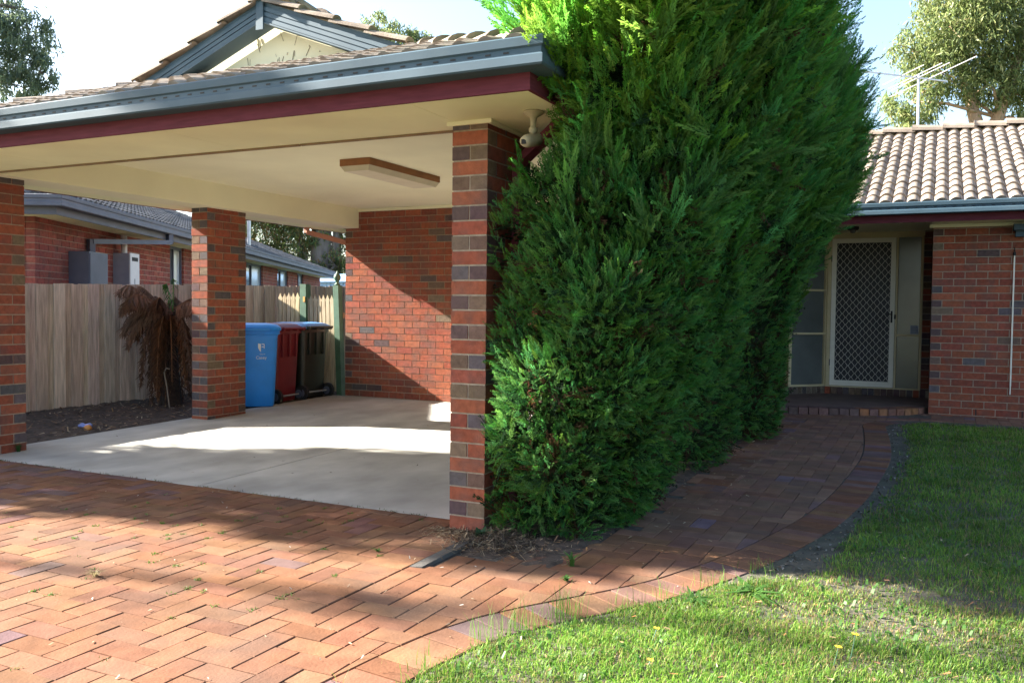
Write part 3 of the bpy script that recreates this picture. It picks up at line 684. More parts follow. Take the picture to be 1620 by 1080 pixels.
# keeps the side of each hip that belongs to this slope
rfn = tile_slope('roof', e0, al, up_, 22.5, 6.0, M['tile_grey'], nh, cuts=((e0, np.array((*(-nw*s2-nn_*s2), 0))), (v3(npt(21.9, .56), 2.565), np.array((*(nw*s2-nn_*s2), 0)))))
tile_slope('roof_slope', v3(npt(-.58, -7.3), 2.565), np.array((*nn_, 0)), np.array((*(nw*math.cos(t18)), math.sin(t18))), 7.86, 6.0, M['tile_grey'], rfn, cuts=((e0, np.array((*(nw*s2+nn_*s2), 0))),))
mb = MB(); cap_line(mb, v3(npt(-.56, .54), 2.60), v3(npt(-.56+3.9, .54-3.9), 2.60+3.9*math.tan(t18)), r=.12, lift=.03); mb.build('hip_cap', mat('pale_cap', (.42, .38, .33), .85, amt=.2), rfn)
for a, b_ in openings:
    f = MB(); f.obox(npt(a, -.04), nw, -nn_, .05, .06, .95, 2.385); f.obox(npt(b_-.05, -.04), nw, -nn_, .05, .06, .95, 2.385); f.obox(npt(a+.05, -.04), nw, -nn_, b_-a-.1, .06, .95, 1.0)
    f.obox(npt(a+.05, -.04), nw, -nn_, b_-a-.1, .06, 2.335, 2.385); mid = a+(b_-a)*.38; f.obox(npt(mid, -.04), nw, -nn_, .05, .06, 1.0, 2.335)
    w = f.build('window', M['dark_box'], nh)
    g = MB(); g.obox(npt(a+.05, -.07), nw, -nn_, mid-a-.05, .008, 1.0, 2.335, m=0); g.obox(npt(mid+.05, -.07), nw, -nn_, b_-mid-.1, .008, 1.0, 2.335, m=1); g.build('pane', [M['glass_dark'], M['curtain_glass']], w)
b = MB(); p0 = npt(3.05, .58); b.beam(v3(npt(3.3, .56), 2.47), v3(npt(3.3, .56), 2.30), .09, .07, up=(1, 0, 0)); b.beam(v3(npt(3.3, .56), 2.32), v3(npt(1.50, .06), 2.19), .09, .07); b.beam(v3(npt(1.50, .06), 2.22), v3(npt(1.50, .06), .1), .09, .07, up=(1, 0, 0)); b.build('downpipe', M['dark_box'], nh)
mb = MB(); b = MB(); pf = npt(10.45, .1); b.tube([v3(pf, 2.6), v3(pf, 3.4)], .045, 10); b.lathe(v3(pf, 3.4), [(0, 0), (.09, 0), (.09, .05), (0, .10)], 10); b.build('flue', M['galv'], nh)
b = MB(); pl = npt(20.2, .06); b.tube([v3(pl, 1.86), v3(pl+nn_*.16, 1.90)], [.03, .075], 10); b.build('wall_lamp', M['white_paint'], nh)
# cabinets on that wall
wc = thing('meter_cabinet', 'dark slate grey cabinet on the neighbouring brick wall below the downpipe', 'cabinet', v3(npt(1.1, .1), 1.4))
b = MB(); b.obox(npt(.92, .003), nw, nn_, .62, .27, 1.05, 2.015); b.build('case', M['dark_box'], wc); b = MB(); b.obox(npt(.94, .2745), nw, nn_, .58, .008, 1.07, 1.995); b.build('door', M['slate_paint'], wc)
wh = thing('water_heater', 'white wall mounted water heater with a short flue on the neighbouring brick wall', 'water heater', v3(npt(2.6, .1), 1.4))
b = MB(); b.obox(npt(2.42, .003), nw, nn_, .36, .24, 1.30, 2.085); b.build('case', M['grey_metal'], wh)
b = MB(); b.obox(npt(2.415, .2435), nw, nn_, .37, .02, 1.295, 2.09); b.obox(npt(2.48, .264), nw, nn_, .24, .003, 1.97, 2.03, m=1); b.obox(npt(2.58, .264), nw, nn_, .015, .006, 1.55, 1.70, m=2); b.build('front_panel', [M['white_paint'], M['black'], M['grey_metal']], wh)
b = MB(); b.tube([v3(npt(2.55, .12), 2.08), v3(npt(2.55, .12), 2.37)], .045, 10); b.build('flue', M['white_paint'], wh)
sh = thing('shed', 'pale blue metal shed glimpsed behind the end of the neighbouring house', 'shed', (-18.2, 24.5, 0))
b = MB(); b.box(-20.4, -16.2, 23.3, 26, 0, 2.3)
for k in range(21): b.box(-20.4+k*.2, -20.36+k*.2, 23.28, 23.299, 0, 2.25)
b.build('wall', M['shed_blue'], sh); b = MB(); b.hexa([(-20.6, 23.1, 2.305), (-16.0, 23.1, 2.305), (-16.0, 26.2, 2.305), (-20.6, 26.2, 2.305)], [(-20.6, 24.55, 2.66), (-16.0, 24.55, 2.66), (-16.0, 24.75, 2.66), (-20.6, 24.75, 2.66)]); b.build('roof', M['shed_blue'], sh)

# ================================================================== BOUNDARY FENCE
fn = thing('paling_fence', 'weathered timber paling fence between the carport and the neighbouring house', 'fence', (-6.4, 3, 0))
FA, FB = np.array([-7.0, -1.6]), np.array([-5.98, 9.4]); FD = (FB-FA)/np.linalg.norm(FB-FA); FN = np.array([FD[1], -FD[0]]); FL = np.linalg.norm(FB-FA)
ftop = lambda s: 1.445+.026*s*.85
mb = MB(); s = 0; k = 0
while s < FL:
    w = .152; c0 = random.choice([(.53, .41, .32), (.48, .375, .30), (.57, .45, .36), (.51, .40, .325)])
    h = ftop(s)+random.uniform(-.008, .006); z0 = zs(s-1.6)+.02; ln = random.uniform(-.004, .004)
    if k % 2 == 0: mb.obox(FA+FD*s+FN*.002, FD, -FN, w, .014, z0, h, jit(c0, .10))
    else: mb.obox(FA+FD*(s-.035)+FN*.0185, FD, -FN, .135+ln, .015, z0, h-.004, jit(c0, .10))
    s += .152 if k % 2 == 0 else .062
    k += 1
mb.build('palings', M['paling'], fn)
mb = MB()
for z in (.35, 1.25): mb.obox(FA-FN*.014, FD, -FN, FL, .04, z, z+.075, (.2, .16, .12))
mb.build('rail', M['paling'], fn)
s = .6
while s < FL:
    b = MB(); b.obox(FA+FD*s-FN*.055, FD, -FN, .1, .1, 0, ftop(s)-.06, (.19, .15, .11)); b.build('post', M['paling'], fn); s += 2.7
# picket screen with green posts beside the bins
ps = thing('picket_gate', 'cream gothic picket gate between green posts behind the bins', 'gate', (-5.3, 5.5, 0))
def picket(mb, x, y, z0, z1, w, lean, c):
    t = .016; dx = -lean*(z1-z0); P = [(-w/2, z0), (w/2, z0), (w/2, z1-.10), (w*.62, z1-.075), (w*.30, z1-.045), (0, z1), (-w*.30, z1-.045), (-w*.62, z1-.075), (-w/2, z1-.10)]
    f = [(x+px-lean*(pz-z0), y, pz) for px, pz in P]; n = len(mb.v); mb.v += f+[(a, y+t, z) for a, _, z in f]; m = len(P)
    mb.f.append(tuple(range(n, n+m))); mb.f.append(tuple(n+m+i for i in reversed(range(m)))); mb.c += [c, c]; mb.m += [0, 0]
    for i in range(m): j = (i+1) % m; mb.f.append((n+j, n+i, n+m+i, n+m+j)); mb.c.append(c); mb.m.append(0)
mb = MB(); PC = [(.50, .40, .26), (.46, .37, .25), (.53, .43, .29)]
for k in range(6): picket(mb, -5.98+k*.078, 5.47, .12, 1.50+random.uniform(-.01, .01), .062, -.01, jit(random.choice(PC), .06))
for k in range(7): picket(mb, -5.43+k*.072, 5.46, .12, 1.47+random.uniform(-.006, .006), .058, .035, jit(random.choice(PC), .06))
mb.build('pickets', M['paling'], ps)
mb = MB()
for z in (.4, 1.15): mb.box(-6.02, -4.86, 5.487, 5.522, z, z+.07, (.45, .36, .24))
mb.build('rail', M['paling'], ps)
b = MB(); b.hexa([(-5.56, 5.42, 0), (-5.45, 5.42, 0), (-5.45, 5.53, 0), (-5.56, 5.53, 0)], [(-5.57, 5.42, 1.62), (-5.465, 5.42, 1.62), (-5.465, 5.53, 1.62), (-5.57, 5.53, 1.62)]); gpst = b.build('post', M['green_paint'], ps)
b = MB(); b.box(-5.505, -5.475, 5.412, 5.4185, 1.37, 1.44); b.build('tag', M['label_orange'], gpst)
b = MB(); b.hexa([(-4.90, 5.40, 0), (-4.815, 5.40, 0), (-4.815, 5.49, 0), (-4.90, 5.49, 0)], [(-4.98, 5.40, 1.60), (-4.89, 5.40, 1.60), (-4.89, 5.49, 1.60), (-4.98, 5.49, 1.60)]); fp = b.build('post', M['green_paint'], ps)
b = MB(); b.lathe((-4.935, 5.445, 1.60), [(0, 0), (.038, 0), (.038, .02), (.018, .03), (.022, .05), (.046, .085), (.050, .115), (.038, .15), (.014, .172), (.011, .19), (0, .205)], 14); b.build('finial', M['green_paint'], fp, smooth=True)

# ================================================================== WHEELIE BINS
def make_bin(label, loc, rz, bm_, lm_, hm_, emblem=False):
    t = thing('wheelie_bin', label, 'bin', loc, 'wheelie bins beside the back wall'); t.rotation_euler = (0, 0, rz); t['local'] = True
    b = MB()
    def ring(w, y0, y1, z, r):
        out = []
        for cx, cy, a0 in ((w-r, y1-r, 0), (-w+r, y1-r, 90), (-w+r, y0+r, 180), (w-r, y0+r, 270)):
            for k in range(5): a = math.radians(a0+k*22.5); out.append((cx+r*math.cos(a), cy+r*math.sin(a), z))
        return out
    prof = [(.215, -.215, .20, .015, .03), (.228, -.225, .225, .03, .045), (.238, -.25, .235, .22, .05), (.262, -.325, .262, .86, .055), (.268, -.335, .268, .895, .055), (.288, -.352, .288, .90, .06), (.288, -.352, .288, .955, .06)]
    n0 = len(b.v)
    for w, y0, y1, z, r in prof: b.v += ring(w, y0, y1, z, r)
    for i in range(len(prof)-1):
        for k in range(20): b.f.append((n0+i*20+k, n0+i*20+(k+1) % 20, n0+(i+1)*20+(k+1) % 20, n0+(i+1)*20+k)); b.c.append((1, 1, 1)); b.m.append(0)
    b.f.append(tuple(n0+k for k in reversed(range(20)))); b.c.append((1, 1, 1)); b.m.append(0)
    b.f.append(tuple(n0+(len(prof)-1)*20+k for k in range(20))); b.c.append((1, 1, 1)); b.m.append(0)
    for x in (-.15, 0, .15): b.box(x-.012, x+.012, .255, .285, .60, .90)
    body = b.build('body', bm_, t); body.data.polygons.foreach_set('use_smooth', np.ones(len(body.data.polygons), dtype=bool)); body.data.set_sharp_from_angle(angle=math.radians(35))
    b = MB(); n0 = 0; pl = [(.298, -.385, .305, .945, .06), (.302, -.395, .305, .958, .06), (.298, -.385, .30, .985, .06), (.26, -.33, .25, 1.015, .08), (.16, -.2, .15, 1.03, .06)]
    for w, y0, y1, z, r in pl: b.v += ring(w, y0, y1, z, r)
    for i in range(len(pl)-1):
        for k in range(20): b.f.append((i*20+k, i*20+(k+1) % 20, (i+1)*20+(k+1) % 20, (i+1)*20+k)); b.c.append((1, 1, 1)); b.m.append(0)
    b.f.append(tuple(range(80, 100))); b.c.append((1, 1, 1)); b.m.append(0); b.f.append(tuple(reversed(range(20)))); b.c.append((1, 1, 1)); b.m.append(0)
    b.box(-.16, .16, -.425, -.390, .950, .975)
    b.build('lid', lm_, t, smooth=False)
    b = MB(); b.tube([(-.24, .35, .965), (.24, .35, .965)], .017, 10)
    for x in (-.22, -.075, .075, .22): b.box(x-.018, x+.018, .285, .35, .935, .975)
    b.build('handle', hm_, t)
    b = MB(); b.tube([(-.27, .255, .1), (.27, .255, .1)], .012, 8); b.build('axle', M['grey_metal'], t)
    for x in (-.285, .245):
        b = MB(); b.tube([(x, .255, .1), (x+.045, .255, .1)], .10, 20); w = b.build('wheel', M['rubber'], t)
        b = MB(); b.tube([(x-.004, .255, .1), (x+.049, .255, .1)], .055, 14); b.build('hub', M['dark_box'], w)
    if emblem:
        e = MB(); yf = lambda z: -.25-(z-.22)/.64*.075-.002
        def q(pts): e.poly([(x, yf(z)-.0015, z) for x, z in pts])
        cx, cz = .075, .74
        q([(cx-.045, cz+.05), (cx-.045, cz+.0), (cx-.030, cz-.035), (cx-.012, cz-.055), (cx-.012, cz+.042)])
        q([(cx-.004, cz+.045), (cx-.004, cz+.036), (cx+.028, cz+.036), (cx+.028, cz+.045)]); q([(cx+.022, cz+.036), (cx+.022, cz-.012), (cx+.030, cz-.012), (cx+.030, cz+.036)])
        q([(cx-.004, cz+.012), (cx-.004, cz+.004), (cx+.022, cz+.004), (cx+.022, cz+.012)])
        e.build('emblem', M['white_paint'], body)
        for txt, size, z, x in (('Casey', .052, .600, .005), ('City of', .022, .652, .05)):
            cu = bpy.data.curves.new('lettering', 'FONT'); cu.body = txt; cu.size = size; cu.extrude = .0006
            tmp = bpy.data.objects.new('lettering', cu); COL.objects.link(tmp); bpy.context.view_layer.update()
            me = bpy.data.meshes.new_from_object(tmp.evaluated_get(bpy.context.evaluated_depsgraph_get())); bpy.data.objects.remove(tmp)
            sl2 = math.atan(.075/.64)
            me.transform(Matrix.Translation((x, yf(z)-.002, z)) @ Matrix.Rotation(math.pi/2+sl2, 4, 'X'))
            me.materials.clear(); me.materials.append(M['white_paint']); me.name = 'lettering'; lo = bpy.data.objects.new('lettering', me); COL.objects.link(lo); lo.parent = body
    return t
make_bin('bright blue wheelie bin with white lettering beside the middle pillar', (-5.055, 3.93, zs(3.9)-.005), math.radians(45), M['plastic_blue'], M['plastic_blue'], M['plastic_blue'], True)
make_bin('dark red wheelie bin standing between the blue and the dark green bins', (-5.21, 4.42, zs(4.4)-.02), math.radians(-84), M['plastic_maroon'], M['plastic_maroon'], M['plastic_maroon'])
make_bin('dark green wheelie bin with pale blue lid next to the back wall', (-5.20, 4.985, zs(5)-.02), math.radians(-90), M['plastic_green'], M['plastic_lid_blue'], M['plastic_green'])

# ================================================================== VEGETATION
def rotmats(d, roll):
    """columns X,Y,Z with Y along unit vectors d"""
    n = len(d); up = np.tile([0.0, 0, 1], (n, 1)); bad = np.abs(d[:, 2]) > .97; up[bad] = (1, 0, 0)
    x = np.cross(d, up); x /= np.linalg.norm(x, axis=1)[:, None]; z = np.cross(x, d)
    c, s = np.cos(roll)[:, None], np.sin(roll)[:, None]
    return x*c+z*s, d, z*c-x*s
def place(tmpl, P, X, Y, Z, S):
    """tmpl (q,k,3) local faces -> (n*q,k,3)"""
    V = (P[:, None, None, :]+S[:, None, None, None]*(tmpl[None, ..., 0:1]*X[:, None, None, :]+tmpl[None, ..., 1:2]*Y[:, None, None, :]+tmpl[None, ..., 2:3]*Z[:, None, None, :]))
    return V.reshape(-1, tmpl.shape[1], 3)
def spray_template(seed, pairs=8, w=.26, fan=44):
    """flat feathery cypress spray of unit length along +Y: forked leaflets either side of a stem; second value = how near the tip a face lies"""
    r = np.random.default_rng(seed); Q, T = [], []
    def leaf(p, ang, l, wd, dz, tip):
        d = np.array([math.sin(ang), math.cos(ang), 0]); n = np.array([d[1], -d[0], 0]); t = p+d*l+(0, 0, dz); m = p+d*l*.6+(0, 0, dz*.3)
        Q.append([p-n*wd*.3, m-n*wd*.55, t, m+n*wd*.55]); T.append(tip)
    leaf(np.array([0, 0, 0]), 0, .62, .034, -.02, .1); leaf(np.array([0, .5, -.015]), 0, .5, .036, -.03, 1.0)
    for i in range(pairs):
        y = .10+.76*i/(pairs-1); l = w*1.35*(1-.86*y)*min(1, .55+y*2.2)
        for sg in (-1, 1):
            a = math.radians(fan+r.uniform(-9, 9))*sg; ll = l*r.uniform(.75, 1.25); p = np.array([r.normal(0, .01), y+r.uniform(-.03, .03), -.03*y]); dz = r.uniform(-.09, .06)
            d = np.array([math.sin(a), math.cos(a), 0]); leaf(p, a, ll, .032, dz, .25+.6*y)
            leaf(p+d*ll*.45, a*.22, ll*.55, .028, dz, .5+.5*y); leaf(p+d*ll*.28, a*1.7, ll*.36, .026, dz, .3+.5*y)
    return np.array(Q), np.array(T)
SPR = [spray_template(i) for i in range(5)]
PLUME = [spray_template(10+i, 10, .20, 36) for i in range(4)]

def conifer(label, cx, cv, prof, nspray, nplume, seed, sq=1.0, grp='clipped conifers beside the path', height=5.4, front=1.0, sun_tint=.25, tips=60):
    """prof: list of (z, r_left(-u), r_right(+u), r_front(-v), r_back(+v))"""
    t = thing('conifer', label, 'conifer', (cx, cv, zp(cv)), grp); r_ = np.random.default_rng(seed)
    pz = np.array([p[0] for p in prof]); col_ = lambda i, z: np.interp(z, pz, [p[i] for p in prof])
    ph = r_.uniform(0, 6.28, 8)
    def radius(th, z):
        c, s = np.cos(th), np.sin(th)
        A = np.where(c > 0, col_(4, z), col_(3, z)); B = np.where(s > 0, col_(6, z), col_(5, z)); e = np.where(z > 1.95, 2.0, 2.8)
        rr = 1/((np.abs(c)/np.maximum(A, .02))**e+(np.abs(s)/np.maximum(B, .02))**e)**(1/e)
        lump = 1+.05*np.sin(3*th+ph[0]+z*1.7)+.05*np.sin(5*th+ph[1]-z*3.1)+.04*np.sin(9*th+ph[2]+z*5.3)+.035*np.sin(13*th+ph[3]-z*8.7)+.025*np.sin(4*th+ph[4]+z*13)
        return rr*lump
    def surf(n, zlo, zhi, depth):
        m = n*4; th = r_.uniform(0, 2*np.pi, m); z = r_.uniform(zlo, zhi, m); R = radius(th, z); keep = r_.uniform(0, 1.75, m) < R
        keep &= r_.uniform(0, 1, m) < np.where((np.cos(th) < -.35) & (z < 2.3), front, 1)*np.where(np.sin(th) > .6, .55, 1)*np.where(z > 4.0, .5, np.where(z > 2.2, .62, 1))
        th, z, R = th[keep][:n], z[keep][:n], R[keep][:n]
        k = r_.uniform(depth, 1.02, len(th)); P = np.stack([col_(1, z)+np.cos(th)*R*k, col_(2, z)+np.sin(th)*R*k, zp(cv)+z], 1)
        h = .06; dR = (radius(th, z+h)-radius(th, z-h))/(2*h)+((col_(1, z+h)-col_(1, z-h))*np.cos(th)+(col_(2, z+h)-col_(2, z-h))*np.sin(th))/(2*h); dt = (radius(th+.05, z)-radius(th-.05, z))/.1
        N_ = np.stack([np.cos(th)+np.sin(th)*dt/np.maximum(R, .1), np.sin(th)-np.cos(th)*dt/np.maximum(R, .1), -dR], 1); N_ /= np.linalg.norm(N_, axis=1)[:, None]
        ok = (P[:, 0] > .27) | (z > 2.62); return P[ok], N_[ok], z[ok], k[ok]
    def cols(n, k):
        c = np.array([[.058, .195, .050]])*(r_.uniform(.65, 1.3, (n, 1))); c[:, 0] *= r_.uniform(.7, 1.5, n); c[:, 2] *= r_.uniform(.6, 1.5, n)
        dead = (k < .88) & (r_.uniform(0, 1, n) < .05); c[dead] = np.array([.10, .055, .025]); return c
    def emit(T, P, d, roll, S, c):
        X, Y, Z = rotmats(d, roll); VS.append(place(T[0], P, X, Y, Z, S)); q = len(T[0]); tip = np.tile(T[1], len(P))[:, None]
        CS_.append(np.repeat(c, q, 0)*(.70+tip*np.array([[1.05, .75, .45]]))*np.repeat(1+sun_tint*np.clip((P[:, 2:3]-2.0)/.7, 0, 1)*np.clip((1.75-P[:, 0:1])/.5, .15, 1)*np.array([[1.15, .70, -.15]]), q, 0))  # upper sun-side sprays yellowed and lightened: sunlight put into the leaf colour
    zt = prof[-1][0]; VS, CS_ = [], []
    P, N_, z, k = surf(nspray, prof[0][0], zt, .90)
    for i, T in enumerate(SPR):
        m = np.arange(len(P)) % len(SPR) == i; n = m.sum()
        upw = np.clip(.30+.32*z[m], .25, 1.1); d = N_[m]*r_.uniform(.5, 1.0, (n, 1))+np.array([0, 0, 1])*(upw*r_.uniform(.4, 1.2, n))[:, None]+r_.normal(0, .30, (n, 3)); d /= np.linalg.norm(d, axis=1)[:, None]
        S = r_.uniform(.060, .115, n)*(1+.65*np.clip(z[m]-1.8, 0, 1.2)); emit(T, P[m]-d*S[:, None]*.45, d, r_.uniform(-1.4, 1.4, n), S, cols(n, k[m]))
    for cnt, smin, smax, zlo, nq in ((nplume, .24, .42, 1.5, 5), (nplume//3, .45, .85, 1.9, 11), (tips, .6, .9, 2.1, 14)):
        P, N_, z, k = surf(cnt*2, max(zlo-.2, prof[0][0]), zt, .86); w = r_.uniform(0, 1, len(P)) < np.clip((z-zlo)/.9, .02, 1); w &= ~((N_[:, 0] < -.2) & (z < 2.55)); P, N_, z, k = P[w], N_[w], z[w], k[w]
        for i, T in enumerate(PLUME):
            m = np.arange(len(P)) % len(PLUME) == i; n = m.sum()
            d = N_[m]*r_.uniform(.45, .85, (n, 1))+np.array([0, 0, 1])*r_.uniform(.55, 1.2, (n, 1))+r_.normal(0, .14, (n, 3)); d /= np.linalg.norm(d, axis=1)[:, None]
            S = r_.uniform(smin, smax, n); c = cols(n, np.ones(n))*1.1; base = P[m]-d*(S*(.35 if nq < 9 else .42 if nq < 15 else .30))[:, None]
            for q in range(nq):   # sprays fan out along each leader and shorten towards its tip
                f = q/nq; dd = d+r_.normal(0, .30, (n, 3))*(1-.5*f); dd /= np.linalg.norm(dd, axis=1)[:, None]
                emit(T, base+d*(S*f*.82)[:, None], dd, r_.uniform(-1.5, 1.5, n), S*((.75-.35*f) if nq < 9 else (.40-.18*f) if nq < 15 else (.26-.10*f)), c*r_.uniform(.85, 1.15, (n, 1)))
    V = np.concatenate(VS); off = np.array([cx, cv, zp(cv)])
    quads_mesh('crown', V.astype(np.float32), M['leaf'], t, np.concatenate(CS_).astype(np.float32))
    # twiggy brown inside that the outer sprays hang on
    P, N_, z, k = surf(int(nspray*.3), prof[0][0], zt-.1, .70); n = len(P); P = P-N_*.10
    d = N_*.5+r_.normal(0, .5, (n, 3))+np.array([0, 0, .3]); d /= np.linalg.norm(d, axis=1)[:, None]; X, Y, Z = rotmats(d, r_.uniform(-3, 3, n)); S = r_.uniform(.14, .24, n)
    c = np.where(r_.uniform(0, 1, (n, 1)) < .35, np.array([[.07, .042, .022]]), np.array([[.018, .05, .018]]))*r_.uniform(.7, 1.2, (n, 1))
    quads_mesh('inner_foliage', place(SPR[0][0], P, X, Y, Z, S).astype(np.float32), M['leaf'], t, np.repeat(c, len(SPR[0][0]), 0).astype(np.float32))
    b = MB(); b.tube([(cx, cv, zp(cv)-.05), (cx+.02, cv, 1.2), (cx-.01, cv+.02, 3), (cx, cv, height-.3)], [.11, .09, .055, .015], 8)
    for i in range(26):
        z0 = r_.uniform(.25, height-.8); th = r_.uniform(0, 6.28); R = float(radius(np.array([th]), np.array([z0+.25]))[0])*.8; ox, oy = float(col_(1, z0)), float(col_(2, z0)); b.tube([(cx, cv, z0), ((cx+ox)/2+math.cos(th)*R*.5, (cv+oy)/2+math.sin(th)*R*.5, z0+.10), (ox+math.cos(th)*R, oy+math.sin(th)*R, z0+.30)], [.028, .018, .006], 5)
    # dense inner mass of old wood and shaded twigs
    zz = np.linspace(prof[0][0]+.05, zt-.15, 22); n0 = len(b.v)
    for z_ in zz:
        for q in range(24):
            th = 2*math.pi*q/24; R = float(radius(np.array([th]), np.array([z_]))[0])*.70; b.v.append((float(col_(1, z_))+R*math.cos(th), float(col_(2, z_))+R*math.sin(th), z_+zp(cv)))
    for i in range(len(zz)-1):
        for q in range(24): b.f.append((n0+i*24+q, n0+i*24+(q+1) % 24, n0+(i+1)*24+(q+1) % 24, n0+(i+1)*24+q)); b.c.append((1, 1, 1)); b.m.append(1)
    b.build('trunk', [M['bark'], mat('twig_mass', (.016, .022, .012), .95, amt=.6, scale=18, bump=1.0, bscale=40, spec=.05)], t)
    return t
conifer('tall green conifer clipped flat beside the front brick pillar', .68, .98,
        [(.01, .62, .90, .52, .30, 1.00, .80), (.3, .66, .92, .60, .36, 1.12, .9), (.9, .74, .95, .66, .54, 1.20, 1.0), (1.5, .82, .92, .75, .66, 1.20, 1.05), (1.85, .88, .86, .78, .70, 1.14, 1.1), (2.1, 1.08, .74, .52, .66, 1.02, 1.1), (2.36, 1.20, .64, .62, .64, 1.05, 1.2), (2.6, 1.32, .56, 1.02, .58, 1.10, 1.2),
         (2.9, 1.40, .48, .98, .54, 1.14, 1.25), (3.5, 1.34, .50, .86, .50, 1.06, 1.1), (4.4, 1.1, .65, .6, .40, .6, .7), (5.3, .9, .9, .1, .1, .1, .1)], 30000, 800, 1, front=.35, sun_tint=1.0, tips=90)
conifer('middle conifer of the row, squeezed between the front and rear ones', .70, 2.72,
        [(.02, .68, 2.72, .25, .30, .45, .35), (.3, .70, 2.72, .40, .38, .70, .60), (.9, .72, 2.75, .5, .38, .62, .70), (1.6, .74, 2.75, .5, .48, .66, .75), (2.2, .76, 2.75, .5, .66, .8, .9), (3.0, .80, 2.7, .7, .84, 1.0, 1.0), (3.8, .78, 2.7, .7, .72, .85, .9), (4.6, .75, 2.7, .45, .45, .5, .5), (5.3, .75, 2.7, .1, .1, .1, .1)], 11000, 480, 2, front=.25)
conifer('rear conifer of the row with feathery top leaning over the path to the door', .72, 4.35,
        [(.02, .70, 4.35, .3, .42, .5, .9), (.3, .7, 4.35, .5, .48, .75, 1.2), (.9, .72, 4.35, .6, .48, .9, 1.3), (1.6, .76, 4.35, .6, .62, 1.0, 1.3), (2.2, .80, 4.35, .6, .92, 1.0, 1.3), (2.8, .84, 4.35, .8, 1.03, 1.05, 1.2), (3.4, .82, 4.35, .8, .92, 1.0, 1.1), (4.1, .78, 4.35, .6, .62, .8, .8), (5.2, .74, 4.35, .3, .35, .3, .3), (5.7, .72, 4.35, .1, .1, .1, .1)], 14000, 950, 3, height=5.8, front=.3, tips=170)

LEAFQ = np.array([[[-.08, 0, 0], [.08, 0, 0], [.13, .45, .04], [-.13, .45, .04]], [[-.13, .45, .04], [.13, .45, .04], [.02, 1, -.08], [-.02, 1, -.08]]])
def leaf_cloud(r_, blobs, n, size, droop=.8, hollow=.45, mask=None, wid=1.0):
    """drooping gum leaves in clumps: blobs = (x, y, z, rx, ry, rz, weight)"""
    W = np.array([b[6]*b[3]*b[4] for b in blobs]); W = W/W.sum(); out = []
    for b, w in zip(blobs, W):
        m = int(n*w); nt = max(3, m//26)
        d = r_.normal(0, 1, (nt, 3)); d /= np.linalg.norm(d, axis=1)[:, None]; k = r_.uniform(hollow, 1, (nt, 1))**.7
        tw = np.array(b[:3])+d*k*np.array(b[3:6])
        tw = np.repeat(tw, 26, 0)+r_.normal(0, 1, (nt*26, 3))*np.array([.13, .13, .17])*min(b[3], 2.2)*.8
        out.append(tw)
    P = np.concatenate(out)
    if mask is not None: P = P[mask(P)]
    n = len(P); d = r_.normal(0, .55, (n, 3))+np.array([0, 0, -droop]); d /= np.linalg.norm(d, axis=1)[:, None]
    X, Y, Z = rotmats(d, r_.uniform(-3.1, 3.1, n)); S = r_.uniform(.7, 1.3, n)*size; T = LEAFQ.copy(); T[..., 0] *= wid
    return place(T, P, X, Y, Z, S).astype(np.float32), n
def gum_tree(label, base, stems, blobs, n, size, seed, cols, barkm, grp='gum trees beyond the houses', mask=None, droop=.8, name='gum_tree', hollow=.45, wid=1.0):
    r_ = np.random.default_rng(seed); t = thing(name, label, 'tree', base, grp); b = MB()
    for pts, r0, r1 in stems:
        pts = [np.array(p, float) for p in pts]; m = len(pts); b.tube(pts, [r0+(r1-r0)*i/(m-1) for i in range(m)], 9)
    for bl in blobs:   # a limb and twigs into every clump
        pts, r0, r1 = stems[int(r_.integers(len(stems)))]
        j = min(range(len(pts)), key=lambda i: np.linalg.norm(np.array(pts[i])-np.array(bl[:3]))+(2 if i == 0 else 0)); p = np.array(pts[j], float); q = np.array(bl[:3], float)
        if np.linalg.norm(p-q) < 9 and mask is None:
            mid = (p+q)/2+r_.normal(0, .15, 3)+np.array([0, 0, .2]); b.tube([p, mid, q], [r1*.45+.012, r1*.3+.012, .012], 6)
            for _ in range(4): b.tube([q, q+r_.normal(0, .5, 3)*np.array(bl[3:6])], [.018, .005], 4)
    b.build('trunk', barkm, t, smooth=True)
    V, k = leaf_cloud(r_, blobs, n, size, droop, hollow, mask, wid)
    c = np.array(cols)[r_.integers(0, len(cols), k)]*r_.uniform(.7, 1.3, (k, 1)); quads_mesh('crown', V, M['gum'], t, np.repeat(c, 2, 0).astype(np.float32))
    return t
GUMC = [(.19, .245, .075), (.235, .28, .10), (.15, .20, .07), (.28, .30, .12), (.115, .165, .065)]
GUMB = [(.15, .20, .125), (.18, .225, .135), (.21, .25, .13), (.12, .17, .125)]
GUMD = [(.10, .145, .055), (.14, .185, .055), (.07, .11, .05), (.20, .22, .06), (.24, .15, .06)]
gum_tree('hanging blue green gum foliage at the left edge above the carport roof', (-21.6, 10.7, 0), [([(-21.9, 10.6, 0), (-21.7, 10.7, 4), (-21.3, 10.9, 7), (-20.9, 11.2, 9.5)], .28, .10)],
         [(-21.0, 11.1, 8.5, 1.0, 1.0, 1.0, 1), (-20.05, 11.6, 8.6, .78, .8, .75, 1.1), (-19.72, 11.75, 7.65, .55, .6, .48, 1.0), (-20.3, 11.45, 7.3, .7, .7, .5, 1), (-21.5, 10.9, 9.8, 1.2, 1.2, 1.0, 1), (-22.3, 10.5, 8.5, 1.3, 1.3, 1.4, .8)], 15000, .15, 21, GUMB, M['grey_bark'])
